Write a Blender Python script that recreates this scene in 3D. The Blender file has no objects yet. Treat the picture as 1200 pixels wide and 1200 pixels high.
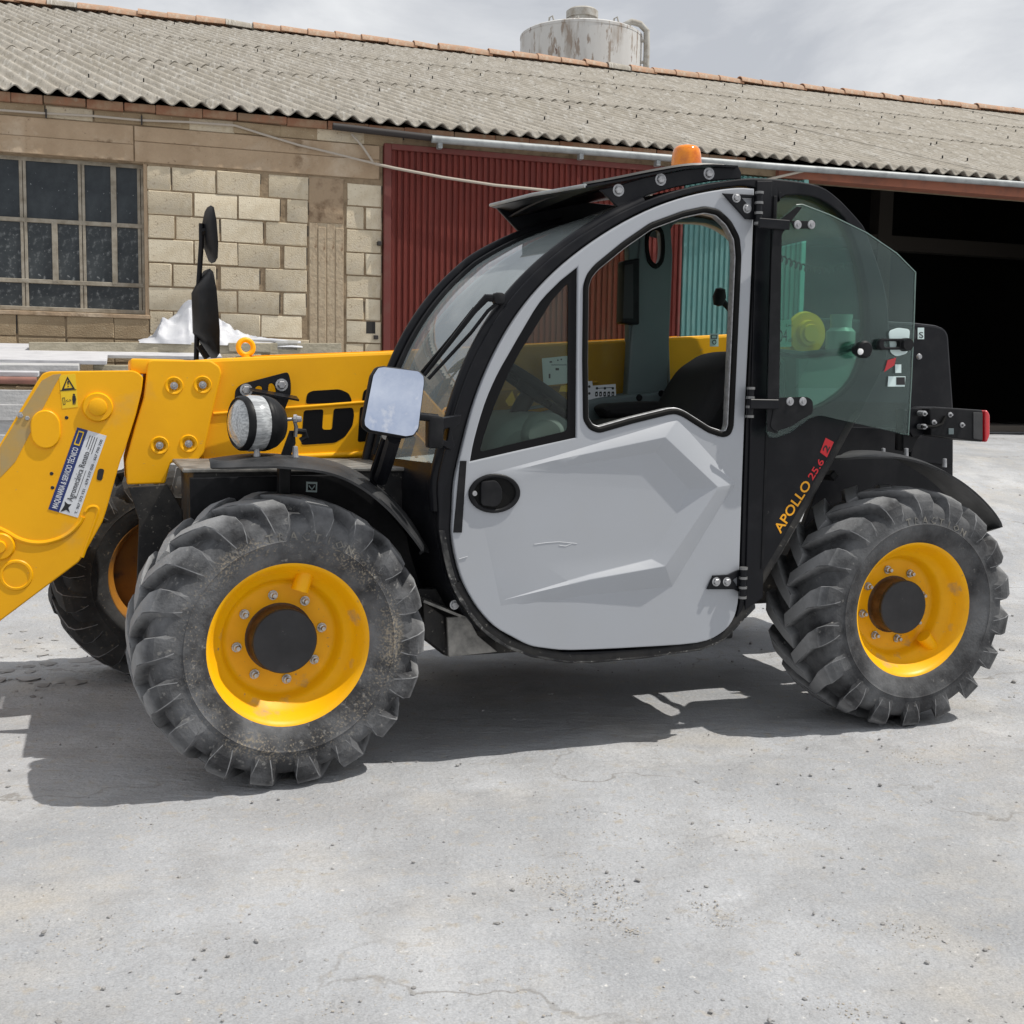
import bpy, bmesh, math, random
from mathutils import Vector, Matrix, noise
from mathutils.geometry import tessellate_polygon
random.seed(7)
R = math.radians
SC = bpy.context.scene
COL = SC.collection

# ------------------------------------------------------------------ camera, sky, sun, exposure
CAM_H, PITCH, ROLL, FPX = 1.130, R(5.90), R(0.97), 1352.0
VEH_YAW, WALL_YAW = R(19.84), R(18.06)
cp, sp, cr, sr = math.cos(PITCH), math.sin(PITCH), math.cos(ROLL), math.sin(ROLL)
M0 = Matrix(((1, 0, 0), (0, -sp, -cp), (0, cp, -sp)))
W2C = Matrix(((cr, -sr, 0), (sr, cr, 0), (0, 0, 1))) @ M0          # world -> camera (right, down, forward)
cam_d = bpy.data.cameras.new('camera')
cam_d.sensor_width = 36; cam_d.lens = 36 * FPX / 1200
cam_d.clip_start = 0.05; cam_d.clip_end = 2000
cam = bpy.data.objects.new('camera', cam_d); COL.objects.link(cam)
right, up, back = Vector(W2C[0]), -Vector(W2C[1]), -Vector(W2C[2])
cam.matrix_world = Matrix(((right.x, up.x, back.x, 0), (right.y, up.y, back.y, 0), (right.z, up.z, back.z, CAM_H), (0, 0, 0, 1)))
SC.camera = cam

VX = Vector((math.cos(VEH_YAW), math.sin(VEH_YAW), 0)); VY = Vector((-VX.y, VX.x, 0)); VO = Vector((-0.620, 3.192, 0))
BX = Vector((math.cos(WALL_YAW), math.sin(WALL_YAW), 0)); BY = Vector((-BX.y, BX.x, 0))
CAMP = Vector((0, 0, CAM_H))
SUN = (VX * 0.53 - VY * 0.20 + Vector((0, 0, 1))).normalized()
sun_el = math.asin(SUN.z); sun_az = math.atan2(SUN.x, SUN.y)

world = bpy.data.worlds.new('World'); SC.world = world; world.use_nodes = True
wn, wl = world.node_tree.nodes, world.node_tree.links
wn.clear()
w_out = wn.new('ShaderNodeOutputWorld'); bg = wn.new('ShaderNodeBackground'); bg.inputs['Strength'].default_value = 0.1
sky = wn.new('ShaderNodeTexSky'); sky.sky_type = 'NISHITA'; sky.sun_disc = False
sky.sun_elevation = sun_el; sky.sun_rotation = sun_az
tc = wn.new('ShaderNodeTexCoord'); mp = wn.new('ShaderNodeMapping'); mp.inputs['Scale'].default_value = (1.0, 1.0, 3.2)
wl.new(tc.outputs['Generated'], mp.inputs['Vector'])
cn = wn.new('ShaderNodeTexNoise'); cn.inputs['Scale'].default_value = 3.0; cn.inputs['Detail'].default_value = 9; cn.inputs['Roughness'].default_value = .55
cn.inputs['Distortion'].default_value = .35
wl.new(mp.outputs['Vector'], cn.inputs['Vector'])
crp = wn.new('ShaderNodeValToRGB')
crp.color_ramp.elements[0].position = .38; crp.color_ramp.elements[0].color = (5.5, 5.7, 6.1, 1)
crp.color_ramp.elements[1].position = .64; crp.color_ramp.elements[1].color = (9.0, 9.1, 9.2, 1)
wl.new(cn.outputs['Fac'], crp.inputs['Fac'])
wm = wn.new('ShaderNodeMix'); wm.data_type = 'RGBA'; wm.inputs['Factor'].default_value = .93
wl.new(sky.outputs['Color'], wm.inputs['A']); wl.new(crp.outputs['Color'], wm.inputs['B'])
wl.new(wm.outputs['Result'], bg.inputs['Color']); wl.new(bg.outputs['Background'], w_out.inputs['Surface'])

sun_d = bpy.data.lights.new('sun', 'SUN'); sun_d.energy = 3.9; sun_d.angle = R(.53); sun_d.color = (1, .955, .88)
sun = bpy.data.objects.new('sun', sun_d); COL.objects.link(sun)
sun.rotation_euler = SUN.to_track_quat('Z', 'Y').to_euler(); sun.location = (0, 0, 30)

SC.view_settings.view_transform = 'Standard'; SC.view_settings.look = 'None'
SC.view_settings.exposure = 0.0; SC.view_settings.gamma = 1.0
try: SC.view_settings.use_curve_mapping = False
except Exception: pass
SC.render.engine = 'CYCLES'
SC.cycles.max_bounces = 10; SC.cycles.transparent_max_bounces = 16
SC.cycles.use_denoising = True

# ------------------------------------------------------------------ measuring helpers (pixel of the 1200 px photo + a known plane -> metres)
W2CT = W2C.transposed()
def ray(px, py): return W2CT @ Vector(((px - 600) / FPX, (py - 600) / FPX, 1))
def V(px, py, y):
    d = ray(px, py); t = (VO + VY * y - CAMP).dot(VY) / d.dot(VY); q = CAMP + d * t - VO
    return Vector((q.dot(VX), y, q.z))
def VXP(px, py, x):
    d = ray(px, py); t = (VO + VX * x - CAMP).dot(VX) / d.dot(VX); q = CAMP + d * t - VO
    return Vector((x, q.dot(VY), q.z))
def vz(pts, y): return [(v.x, v.z) for v in (V(p[0], p[1], y) for p in pts)]
_d = ray(174, 280); BO = CAMP + _d * (9.74 / _d.y); BO.z = 0
def B(px, py, y=0.0):
    d = ray(px, py); t = (BO + BY * y - CAMP).dot(BY) / d.dot(BY); q = CAMP + d * t - BO
    return Vector((q.dot(BX), y, q.z))

# ------------------------------------------------------------------ materials
MATS = {}
def mat(name, col, rough=.5, metal=0., col2=None, nscale=8., lo=.45, hi=.65, detail=6., bump=0., bscale=40., coat=0., spec=.5,
        specks=None, rvar=0., stretch=None):
    m = bpy.data.materials.new(name); m.use_nodes = True
    nt = m.node_tree; n, l = nt.nodes, nt.links; b = n['Principled BSDF']
    b.inputs['Base Color'].default_value = (*col, 1); b.inputs['Roughness'].default_value = rough
    b.inputs['Metallic'].default_value = metal; b.inputs['Coat Weight'].default_value = coat
    b.inputs['Coat Roughness'].default_value = .12
    b.inputs['Specular IOR Level'].default_value = spec
    t = n.new('ShaderNodeTexCoord'); vec = t.outputs['Object']
    if stretch:
        mpn = n.new('ShaderNodeMapping'); mpn.inputs['Scale'].default_value = stretch; l.new(vec, mpn.inputs['Vector']); vec = mpn.outputs['Vector']
    cur = None
    def layer(cur, c2, sc, lo, hi, det):
        ns = n.new('ShaderNodeTexNoise'); ns.inputs['Scale'].default_value = sc; ns.inputs['Detail'].default_value = det
        ns.inputs['Roughness'].default_value = .62
        l.new(vec, ns.inputs['Vector'])
        mr = n.new('ShaderNodeMapRange'); mr.inputs['From Min'].default_value = lo; mr.inputs['From Max'].default_value = hi
        l.new(ns.outputs['Fac'], mr.inputs['Value'])
        mx = n.new('ShaderNodeMix'); mx.data_type = 'RGBA'
        l.new(mr.outputs['Result'], mx.inputs['Factor'])
        if cur is None: mx.inputs['A'].default_value = (*col, 1)
        else: l.new(cur, mx.inputs['A'])
        mx.inputs['B'].default_value = (*c2, 1)
        return mx.outputs['Result'], mr.outputs['Result']
    fac = None
    if col2: cur, fac = layer(cur, col2, nscale, lo, hi, detail)
    for s in (specks or []): cur, _ = layer(cur, *s)
    if cur is not None: l.new(cur, b.inputs['Base Color'])
    if fac is not None and rvar:
        mr2 = n.new('ShaderNodeMapRange'); mr2.inputs['To Min'].default_value = rough; mr2.inputs['To Max'].default_value = min(1, rough + rvar)
        l.new(fac, mr2.inputs['Value']); l.new(mr2.outputs['Result'], b.inputs['Roughness'])
    if bump:
        nb = n.new('ShaderNodeTexNoise'); nb.inputs['Scale'].default_value = bscale; nb.inputs['Detail'].default_value = 5
        l.new(t.outputs['Object'], nb.inputs['Vector'])
        bp = n.new('ShaderNodeBump'); bp.inputs['Strength'].default_value = bump; bp.inputs['Distance'].default_value = .01
        l.new(nb.outputs['Fac'], bp.inputs['Height']); l.new(bp.outputs['Normal'], b.inputs['Normal'])
    MATS[name] = m
    return m
def glass(name, tint, ior=1.5, rough=0., dust=0., dust_sheen_col=(.5, .52, .5), dmin=.3):
    m = bpy.data.materials.new(name); m.use_nodes = True
    nt = m.node_tree; n, l = nt.nodes, nt.links; n.clear()
    o = n.new('ShaderNodeOutputMaterial'); tr = n.new('ShaderNodeBsdfTransparent'); tr.inputs['Color'].default_value = (*tint, 1)
    gl = n.new('ShaderNodeBsdfGlossy'); gl.inputs['Roughness'].default_value = rough; gl.inputs['Color'].default_value = (.95, .98, 1, 1)
    fr = n.new('ShaderNodeFresnel'); fr.inputs['IOR'].default_value = ior
    mx = n.new('ShaderNodeMixShader'); l.new(fr.outputs['Fac'], mx.inputs['Fac']); l.new(tr.outputs[0], mx.inputs[1]); l.new(gl.outputs[0], mx.inputs[2])
    last = mx
    if dust:  # diffuse film: real dust, on the windshield a painted sky sheen
        t = n.new('ShaderNodeTexCoord'); ns = n.new('ShaderNodeTexNoise'); ns.inputs['Scale'].default_value = 9; ns.inputs['Detail'].default_value = 8
        l.new(t.outputs['Object'], ns.inputs['Vector'])
        mr = n.new('ShaderNodeMapRange'); mr.inputs['From Min'].default_value = .3; mr.inputs['From Max'].default_value = .8; mr.inputs['To Max'].default_value = dust
        mr.inputs['To Min'].default_value = dust * dmin
        l.new(ns.outputs['Fac'], mr.inputs['Value'])
        df = n.new('ShaderNodeBsdfDiffuse'); df.inputs['Color'].default_value = (*dust_sheen_col, 1)
        m2 = n.new('ShaderNodeMixShader'); l.new(mr.outputs['Result'], m2.inputs['Fac']); l.new(mx.outputs[0], m2.inputs[1]); l.new(df.outputs[0], m2.inputs[2])
        last = m2
    l.new(last.outputs[0], o.inputs['Surface'])
    MATS[name] = m
    return m

YEL = (.92, .45, .0015)
mat('yellow', YEL, .38, col2=(.84, .395, .002), nscale=5, lo=.4, hi=.75, coat=.0, spec=.3, bump=.04, bscale=180, rvar=.12,
    specks=[((.60, .36, .10), 3.5, .60, .86, 10), ((.45, .30, .12), 45, .67, .76, 8)])
mat('rim_yellow', (.94, .48, .002), .36, col2=(.85, .41, .004), nscale=6, lo=.4, hi=.7, spec=.3, rvar=.15, specks=[((.42, .30, .15), 9, .60, .74, 11), ((.30, .22, .12), 50, .66, .74, 8)])
mat('black_paint', (.007, .0075, .010), .34, col2=(.022, .022, .024), nscale=7, lo=.48, hi=.85, rvar=.2, spec=.2, specks=[((.10, .095, .09), 60, .69, .79, 8)])
mat('black_dusty', (.012, .012, .013), .5, col2=(.05, .047, .043), nscale=9, lo=.42, hi=.74, rvar=.3, spec=.3, specks=[((.26, .24, .21), 55, .62, .74, 8)], bump=.1)
mat('sill_dust', (.02, .02, .022), .6, col2=(.12, .118, .112), nscale=16, lo=.42, hi=.64, detail=9, spec=.3, specks=[((.30, .29, .27), 70, .58, .68, 6)], bump=.3)
mat('black_plastic', (.009, .0095, .011), .45, col2=(.022, .022, .024), nscale=14, lo=.45, hi=.8, spec=.16)
mat('rubber', (.005, .005, .005), .6, spec=.15)
mat('fender_plastic', (.02, .021, .023), .45, col2=(.075, .075, .077), nscale=5, lo=.4, hi=.75, rvar=.2, bump=.08, spec=.35)
mat('silver', (.37, .39, .425), .38, metal=.0, col2=(.36, .375, .40), nscale=4, lo=.3, hi=.8, coat=.25, rvar=.08, specks=[((.30, .30, .30), 40, .70, .82, 8)])
mat('steel', (.55, .55, .54), .35, metal=.9, col2=(.35, .34, .33), nscale=60, lo=.4, hi=.7)
mat('zinc', (.46, .465, .48), .45, metal=.5, col2=(.27, .27, .28), nscale=60, lo=.4, hi=.7)
mat('grey_trim', (.115, .15, .158), .55, col2=(.14, .175, .18), nscale=6, lo=.3, hi=.8)
mat('dash_grey', (.16, .205, .20), .6, col2=(.21, .25, .24), nscale=5, lo=.3, hi=.8, bump=.1)
mat('seat_black', (.008, .008, .009), .8, bump=.15, bscale=200)
mat('white', (.8, .8, .8), .5)
mat('sticker_white', (.72, .74, .78), .4, col2=(.62, .64, .68), nscale=14)
mat('sticker_pale', (.62, .75, .74), .5)
mat('sticker_blue', (.012, .03, .16), .4)
mat('sticker_yellow', (.85, .55, .01), .4)
mat('scratch', (.50, .515, .54), .5)
mat('ink', (.012, .012, .014), .5)
mat('decal_black', (.005, .005, .006), .4, spec=.15)
mat('decal_yellow', (.85, .38, .005), .4)
mat('decal_red', (.62, .012, .02), .4)
mat('red_plastic', (.55, .012, .02), .25, coat=.5)
mat('tan_band', (.42, .30, .13), .5, col2=(.52, .31, .06), nscale=14, lo=.35, hi=.7)
mat('amber', (.90, .27, .003), .15, coat=.3, col2=(.62, .13, .0), nscale=16, lo=.4, hi=.6)
mat('mirror', (.74, .79, .90), .05, metal=1., col2=(.50, .57, .73), nscale=7, lo=.38, hi=.66, detail=8, specks=[((.95, .95, .97), 13, .56, .72, 8)])  # cloud reflections painted in as blue and white mottling
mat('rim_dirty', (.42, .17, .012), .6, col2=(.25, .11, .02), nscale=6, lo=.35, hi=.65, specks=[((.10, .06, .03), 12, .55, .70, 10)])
mat('hub_black', (.011, .012, .015), .45, col2=(.03, .03, .034), nscale=10, lo=.4, hi=.8, specks=[((.35, .34, .33), 34, .69, .73, 9)])
mat('hub_rust', (.06, .035, .02), .7, col2=(.14, .09, .05), nscale=20, lo=.4, hi=.7)
mat('dirty_steel', (.10, .098, .092), .6, col2=(.27, .26, .24), nscale=14, lo=.4, hi=.68, bump=.2)
mat('lens', (.52, .54, .55), .06, coat=1., col2=(.26, .27, .28), nscale=16, lo=.40, hi=.62, stretch=(.8, 9, 9))
mat('lamp_reflector', (.7, .7, .7), .1, metal=1.)
mat('glass_rim', (.16, .24, .22), .3)
mat('hinge_steel', (.22, .22, .22), .4, metal=.5)
mat('bottle', (.26, .30, .28), .3, col2=(.34, .38, .36), nscale=9)
glass('glass_windshield', (.62, .70, .67), ior=3.0, dust=.30, dust_sheen_col=(.58, .65, .66), dmin=.85)  # film here is the pale sky reflection, painted as diffuse colour
glass('glass_quarter', (.80, .86, .82), ior=1.3, dust=.012)
glass('glass_rear', (.62, .74, .68), ior=1.03, dust=.0)
glass('glass_far', (.86, .90, .80), ior=1.2, dust=.16, dust_sheen_col=(.24, .22, .17), dmin=.9)
glass('glass_green', (.68, .87, .80), ior=1.35, dust=.03, dust_sheen_col=(.10, .36, .30), dmin=.8)
glass('glass_pane', (.80, .92, .88), ior=1.4, dust=.028, dust_sheen_col=(.16, .28, .25), dmin=.6)
# tyre: dark rubber, grey road dust, dried tan mud in a ring on the sidewall
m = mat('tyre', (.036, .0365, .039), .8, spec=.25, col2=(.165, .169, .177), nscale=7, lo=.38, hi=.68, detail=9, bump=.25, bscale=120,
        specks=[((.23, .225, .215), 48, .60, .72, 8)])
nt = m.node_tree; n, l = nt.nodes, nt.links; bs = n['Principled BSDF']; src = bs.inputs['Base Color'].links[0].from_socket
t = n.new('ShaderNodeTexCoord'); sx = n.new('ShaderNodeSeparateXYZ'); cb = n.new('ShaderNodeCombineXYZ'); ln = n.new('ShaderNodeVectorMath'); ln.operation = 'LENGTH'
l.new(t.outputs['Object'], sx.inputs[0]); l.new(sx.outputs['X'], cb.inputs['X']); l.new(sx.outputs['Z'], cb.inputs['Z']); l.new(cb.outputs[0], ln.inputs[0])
def tread_tone(m):  # paler towards the outer radius, broken up by noise
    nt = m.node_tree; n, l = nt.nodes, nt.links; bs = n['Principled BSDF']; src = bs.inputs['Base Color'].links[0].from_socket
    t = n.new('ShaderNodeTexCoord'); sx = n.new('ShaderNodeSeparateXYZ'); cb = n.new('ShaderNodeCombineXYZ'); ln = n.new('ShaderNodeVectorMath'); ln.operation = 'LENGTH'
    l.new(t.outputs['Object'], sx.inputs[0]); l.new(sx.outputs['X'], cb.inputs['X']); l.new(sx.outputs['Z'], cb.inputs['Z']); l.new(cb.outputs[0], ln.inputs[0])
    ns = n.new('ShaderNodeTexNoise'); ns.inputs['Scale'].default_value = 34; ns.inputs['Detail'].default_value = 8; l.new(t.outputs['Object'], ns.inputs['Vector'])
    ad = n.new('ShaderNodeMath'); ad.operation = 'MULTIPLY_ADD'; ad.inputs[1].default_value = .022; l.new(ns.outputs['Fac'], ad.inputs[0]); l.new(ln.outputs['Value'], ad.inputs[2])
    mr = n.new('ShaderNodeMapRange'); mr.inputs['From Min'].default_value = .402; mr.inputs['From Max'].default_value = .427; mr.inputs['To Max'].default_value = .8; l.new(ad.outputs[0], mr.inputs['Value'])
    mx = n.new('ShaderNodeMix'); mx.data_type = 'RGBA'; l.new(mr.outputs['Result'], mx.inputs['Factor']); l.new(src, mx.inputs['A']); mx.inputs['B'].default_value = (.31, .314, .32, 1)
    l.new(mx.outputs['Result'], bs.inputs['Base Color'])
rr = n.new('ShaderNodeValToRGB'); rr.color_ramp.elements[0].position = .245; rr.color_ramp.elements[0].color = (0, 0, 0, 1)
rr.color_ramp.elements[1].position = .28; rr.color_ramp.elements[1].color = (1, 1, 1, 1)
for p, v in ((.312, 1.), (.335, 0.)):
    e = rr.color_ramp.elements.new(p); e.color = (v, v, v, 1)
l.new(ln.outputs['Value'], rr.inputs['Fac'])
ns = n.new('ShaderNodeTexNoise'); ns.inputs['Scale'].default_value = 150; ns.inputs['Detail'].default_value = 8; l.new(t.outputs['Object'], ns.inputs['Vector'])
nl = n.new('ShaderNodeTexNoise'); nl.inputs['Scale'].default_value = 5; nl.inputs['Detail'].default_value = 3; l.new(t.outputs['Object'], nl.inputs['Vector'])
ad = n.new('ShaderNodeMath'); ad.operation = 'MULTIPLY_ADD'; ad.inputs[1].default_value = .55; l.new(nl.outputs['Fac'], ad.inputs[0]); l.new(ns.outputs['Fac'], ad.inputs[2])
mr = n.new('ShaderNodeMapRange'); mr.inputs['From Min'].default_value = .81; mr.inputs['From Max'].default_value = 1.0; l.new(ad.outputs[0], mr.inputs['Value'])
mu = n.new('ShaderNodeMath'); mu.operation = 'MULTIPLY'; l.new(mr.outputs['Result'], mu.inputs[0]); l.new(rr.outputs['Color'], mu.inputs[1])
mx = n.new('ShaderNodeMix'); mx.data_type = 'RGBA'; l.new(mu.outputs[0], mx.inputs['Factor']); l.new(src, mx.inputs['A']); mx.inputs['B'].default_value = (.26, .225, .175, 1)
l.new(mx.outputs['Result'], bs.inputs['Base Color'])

tread_tone(MATS['tyre'])
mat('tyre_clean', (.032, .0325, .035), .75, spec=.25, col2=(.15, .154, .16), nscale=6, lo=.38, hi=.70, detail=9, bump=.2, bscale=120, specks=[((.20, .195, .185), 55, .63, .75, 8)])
tread_tone(MATS['tyre_clean'])
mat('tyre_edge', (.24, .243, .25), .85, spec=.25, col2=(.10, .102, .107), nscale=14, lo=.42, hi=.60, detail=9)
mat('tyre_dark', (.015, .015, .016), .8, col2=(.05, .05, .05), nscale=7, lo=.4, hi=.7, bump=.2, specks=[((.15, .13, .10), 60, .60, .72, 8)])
# ------------------------------------------------------------------ mesh helpers
def tag(o, label=None, cat=None, group=None, kind=None):
    if label: o['label'] = label
    if cat: o['category'] = cat
    if group: o['group'] = group
    if kind: o['kind'] = kind
    return o
def empty(name, loc=(0, 0, 0), rz=0., parent=None):
    o = bpy.data.objects.new(name, None); COL.objects.link(o); o.location = loc; o.rotation_euler = (0, 0, rz); o.parent = parent
    o.empty_display_size = .1
    return o
def link(name, me, m, parent=None, loc=None, smooth=35):
    o = bpy.data.objects.new(name, me); COL.objects.link(o)
    if m is not None:
        me.materials.clear(); me.materials.append(MATS[m] if isinstance(m, str) else m)
    if parent is not None: o.parent = parent
    if loc is not None: o.location = loc
    if smooth:
        me.shade_smooth(); me.set_sharp_from_angle(angle=R(smooth))
    return o
def fix(bm):
    bmesh.ops.remove_doubles(bm, verts=bm.verts, dist=1e-5)
    bmesh.ops.recalc_face_normals(bm, faces=bm.faces)
def mesh_of(bm, name='m'):
    me = bpy.data.meshes.new(name); bm.to_mesh(me); bm.free(); return me
def add_box(bm, c, s, rot=None, bev=0.):
    t = bmesh.new(); bmesh.ops.create_cube(t, size=1)
    for v in t.verts: v.co = Vector((v.co.x * s[0], v.co.y * s[1], v.co.z * s[2]))
    if bev: bmesh.ops.bevel(t, geom=t.edges[:], offset=bev, segments=2 if bev > .006 else 1, affect='EDGES', profile=.5)
    mtx = Matrix.Translation(Vector(c)) @ (rot.to_4x4() if rot is not None else Matrix.Identity(4))
    t.transform(mtx); me = bpy.data.meshes.new('t'); t.to_mesh(me); t.free(); bm.from_mesh(me); bpy.data.meshes.remove(me)
def box(name, c, s, m, parent, rot=None, bev=.004, smooth=35):
    bm = bmesh.new(); add_box(bm, (0, 0, 0), s, None, bev)
    o = link(name, mesh_of(bm), m, parent, c, smooth)
    if rot is not None: o.rotation_euler = rot.to_euler()
    return o
def frame_of(axis):
    a = Vector(axis).normalized(); r = Vector((0, 0, 1)) if abs(a.z) < .9 else Vector((1, 0, 0))
    u = a.cross(r).normalized(); return u, a.cross(u).normalized(), a
def add_rev(bm, prof, c, axis, seg=32, closed=False):
    """prof: list of (radius, distance along axis)"""
    u, v, a = frame_of(axis); c = Vector(c); rings = []
    for r_, d_ in prof:
        if r_ < 1e-6: rings.append([bm.verts.new(c + a * d_)])
        else: rings.append([bm.verts.new(c + a * d_ + (u * math.cos(2 * math.pi * k / seg) + v * math.sin(2 * math.pi * k / seg)) * r_) for k in range(seg)])
    prs = list(zip(rings, rings[1:])) + ([(rings[-1], rings[0])] if closed else [])
    for A, C in prs:
        for k in range(seg):
            k2 = (k + 1) % seg
            if len(A) == 1 and len(C) == 1: continue
            if len(A) == 1: bm.faces.new((A[0], C[k], C[k2]))
            elif len(C) == 1: bm.faces.new((A[k], C[0], A[k2]))
            else: bm.faces.new((A[k], C[k], C[k2], A[k2]))
def rev(name, prof, c, axis, m, parent, seg=32, smooth=35, closed=False):
    bm = bmesh.new(); add_rev(bm, prof, (0, 0, 0), axis, seg, closed); bmesh.ops.recalc_face_normals(bm, faces=bm.faces)
    return link(name, mesh_of(bm), m, parent, c, smooth)
def add_tube(bm, pts, r_, seg=10, cap=True):
    pts = [Vector(p) for p in pts]; rings = []; pu = None
    rs = r_ if isinstance(r_, (list, tuple)) else [r_] * len(pts)
    for i, p in enumerate(pts):
        t = (pts[min(i + 1, len(pts) - 1)] - pts[max(i - 1, 0)]).normalized()
        if pu is None: u = frame_of(t)[0]
        else: u = (pu - t * pu.dot(t)).normalized()
        pu = u; v = t.cross(u)
        rings.append([bm.verts.new(p + (u * math.cos(2 * math.pi * k / seg) + v * math.sin(2 * math.pi * k / seg)) * rs[i]) for k in range(seg)])
    for A, C in zip(rings, rings[1:]):
        for k in range(seg): bm.faces.new((A[k], A[(k + 1) % seg], C[(k + 1) % seg], C[k]))
    if cap: bm.faces.new(rings[0][::-1]); bm.faces.new(rings[-1])
def tube(name, pts, r_, m, parent, seg=10):
    bm = bmesh.new(); add_tube(bm, pts, r_, seg); bmesh.ops.recalc_face_normals(bm, faces=bm.faces)
    return link(name, mesh_of(bm), m, parent, None, 40)
def loft(name, A, Bp, m, parent, thick=.0, nseg=1, bulge=None, smooth=40):
    """sheet between two polylines of equal length; nseg strips across, optional outward bulge vectors, thickness"""
    bm = bmesh.new(); rows = []
    for i, (a, b) in enumerate(zip(A, Bp)):
        a, b = Vector(a), Vector(b); row = []
        for k in range(nseg + 1):
            f = k / nseg; p = a.lerp(b, f)
            if bulge: p = p + Vector(bulge[i]) * (4 * f * (1 - f))
            row.append(bm.verts.new(p))
        rows.append(row)
    for r0, r1 in zip(rows, rows[1:]):
        for k in range(nseg): bm.faces.new((r0[k], r0[k + 1], r1[k + 1], r1[k]))
    bmesh.ops.recalc_face_normals(bm, faces=bm.faces)
    if thick: bmesh.ops.solidify(bm, geom=bm.faces[:], thickness=thick); bmesh.ops.recalc_face_normals(bm, faces=bm.faces)
    return link(name, mesh_of(bm), m, parent, None, smooth)
def spl(pts, n=6, closed=False):
    P = [Vector((p[0], p[1])) for p in pts]; N = len(P); out = []
    rng = range(N) if closed else range(N - 1)
    for i in rng:
        p1, p2 = P[i], P[(i + 1) % N]
        p0 = P[(i - 1) % N] if closed or i > 0 else p1 * 2 - p2
        p3 = P[(i + 2) % N] if closed or i < N - 2 else p2 * 2 - p1
        for k in range(n):
            t = k / n
            out.append(.5 * ((2 * p1) + (p2 - p0) * t + (2 * p0 - 5 * p1 + 4 * p2 - p3) * t * t + (3 * p1 - p0 - 3 * p2 + p3) * t ** 3))
    if not closed: out.append(P[-1])
    return [(p.x, p.y) for p in out]
def fil(pts, r_, n=4):
    """round the corners of a closed outline"""
    P = [Vector((p[0], p[1])) for p in pts]; out = []
    for i in range(len(P)):
        rad = r_[i] if isinstance(r_, (list, tuple)) else r_
        a, p, b = P[i - 1], P[i], P[(i + 1) % len(P)]
        d = min(rad, (a - p).length * .45, (b - p).length * .45)
        if d < 1e-5: out.append((p.x, p.y)); continue
        s = p + (a - p).normalized() * d; e = p + (b - p).normalized() * d
        for k in range(n + 1):
            t = k / n; q = s * (1 - t) ** 2 + p * 2 * t * (1 - t) + e * t * t; out.append((q.x, q.y))
    return out
def plate_mesh(loops, thick, bevel):
    cu = bpy.data.curves.new('c', 'CURVE'); cu.dimensions = '2D'; cu.fill_mode = 'BOTH'
    cu.extrude = max(thick / 2 - bevel, .0001); cu.bevel_depth = bevel; cu.bevel_resolution = 1; cu.offset = -bevel
    for L in loops:
        s = cu.splines.new('POLY'); s.points.add(len(L) - 1); s.use_cyclic_u = True
        for p, q in zip(s.points, L): p.co = (q[0], q[1], 0, 1)
    ob = bpy.data.objects.new('c', cu); me = bpy.data.meshes.new_from_object(ob)
    bpy.data.objects.remove(ob); bpy.data.curves.remove(cu)
    return me
def plate(name, loops, y, thick, m, parent, bevel=.003, smooth=30):
    """loops of (x,z); front face (towards the photographer) at y, going back by thick"""
    if not isinstance(loops[0][0], (list, tuple)): loops = [loops]
    me = plate_mesh(loops, thick, bevel)
    for v in me.vertices:
        u, w, k = v.co; v.co = (u, y + thick / 2 - k, w)
    return link(name, me, m, parent, None, smooth)
def text_mesh(s, thick=.0008, offset=0.0, res=3):
    cu = bpy.data.curves.new('t', 'FONT'); cu.body = s; cu.size = 1; cu.extrude = .5; cu.resolution_u = res; cu.offset = offset
    ob = bpy.data.objects.new('t', cu); me = bpy.data.meshes.new_from_object(ob)
    bpy.data.objects.remove(ob); bpy.data.curves.remove(cu)
    return me
def text_px(name, s, O, E, T, y, m, parent, thick=.0015, cap=None, offset=0.0):
    """lettering whose baseline runs from pixel O to pixel E, its top-left at pixel T, on plane y"""
    me = text_mesh(s, offset=offset); xs = [v.co.x for v in me.vertices]; ys = [v.co.y for v in me.vertices]
    x0, x1 = min(xs), max(xs); y0, y1 = (0, cap or .70)
    o, e, t = V(*O, y), V(*E, y), V(*T, y)
    for v in me.vertices:
        u, w = (v.co.x - x0) / (x1 - x0), (v.co.y - y0) / (y1 - y0)
        p = o + (e - o) * u + (t - o) * w
        v.co = (p.x, y - (thick if v.co.z > 0 else 0), p.z)
    bm = bmesh.new(); bm.from_mesh(me); bmesh.ops.recalc_face_normals(bm, faces=bm.faces); bm.to_mesh(me); bm.free()
    return link(name, me, m, parent, None, 0)
def bolt_mesh(r_=.011, h=.009, seg=6):
    bm = bmesh.new(); add_rev(bm, [(0, h), (r_ * .8, h), (r_, h * .8), (r_, 0)], (0, 0, 0), (0, -1, 0), seg)
    add_rev(bm, [(r_ * 1.5, 0), (r_ * 1.5, .002), (r_, .002)], (0, 0, 0), (0, -1, 0), 14)
    bmesh.ops.recalc_face_normals(bm, faces=bm.faces); return mesh_of(bm, 'bolt')
BOLT = bolt_mesh()
BOLT.materials.append(MATS['zinc']); BOLT.shade_smooth(); BOLT.set_sharp_from_angle(angle=R(30))
def bolt(pos, parent, s=1., m=None, name='bolt'):
    o = bpy.data.objects.new(name, BOLT); COL.objects.link(o); o.parent = parent; o.location = pos; o.scale = (s, s, s)
    return o

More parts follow.
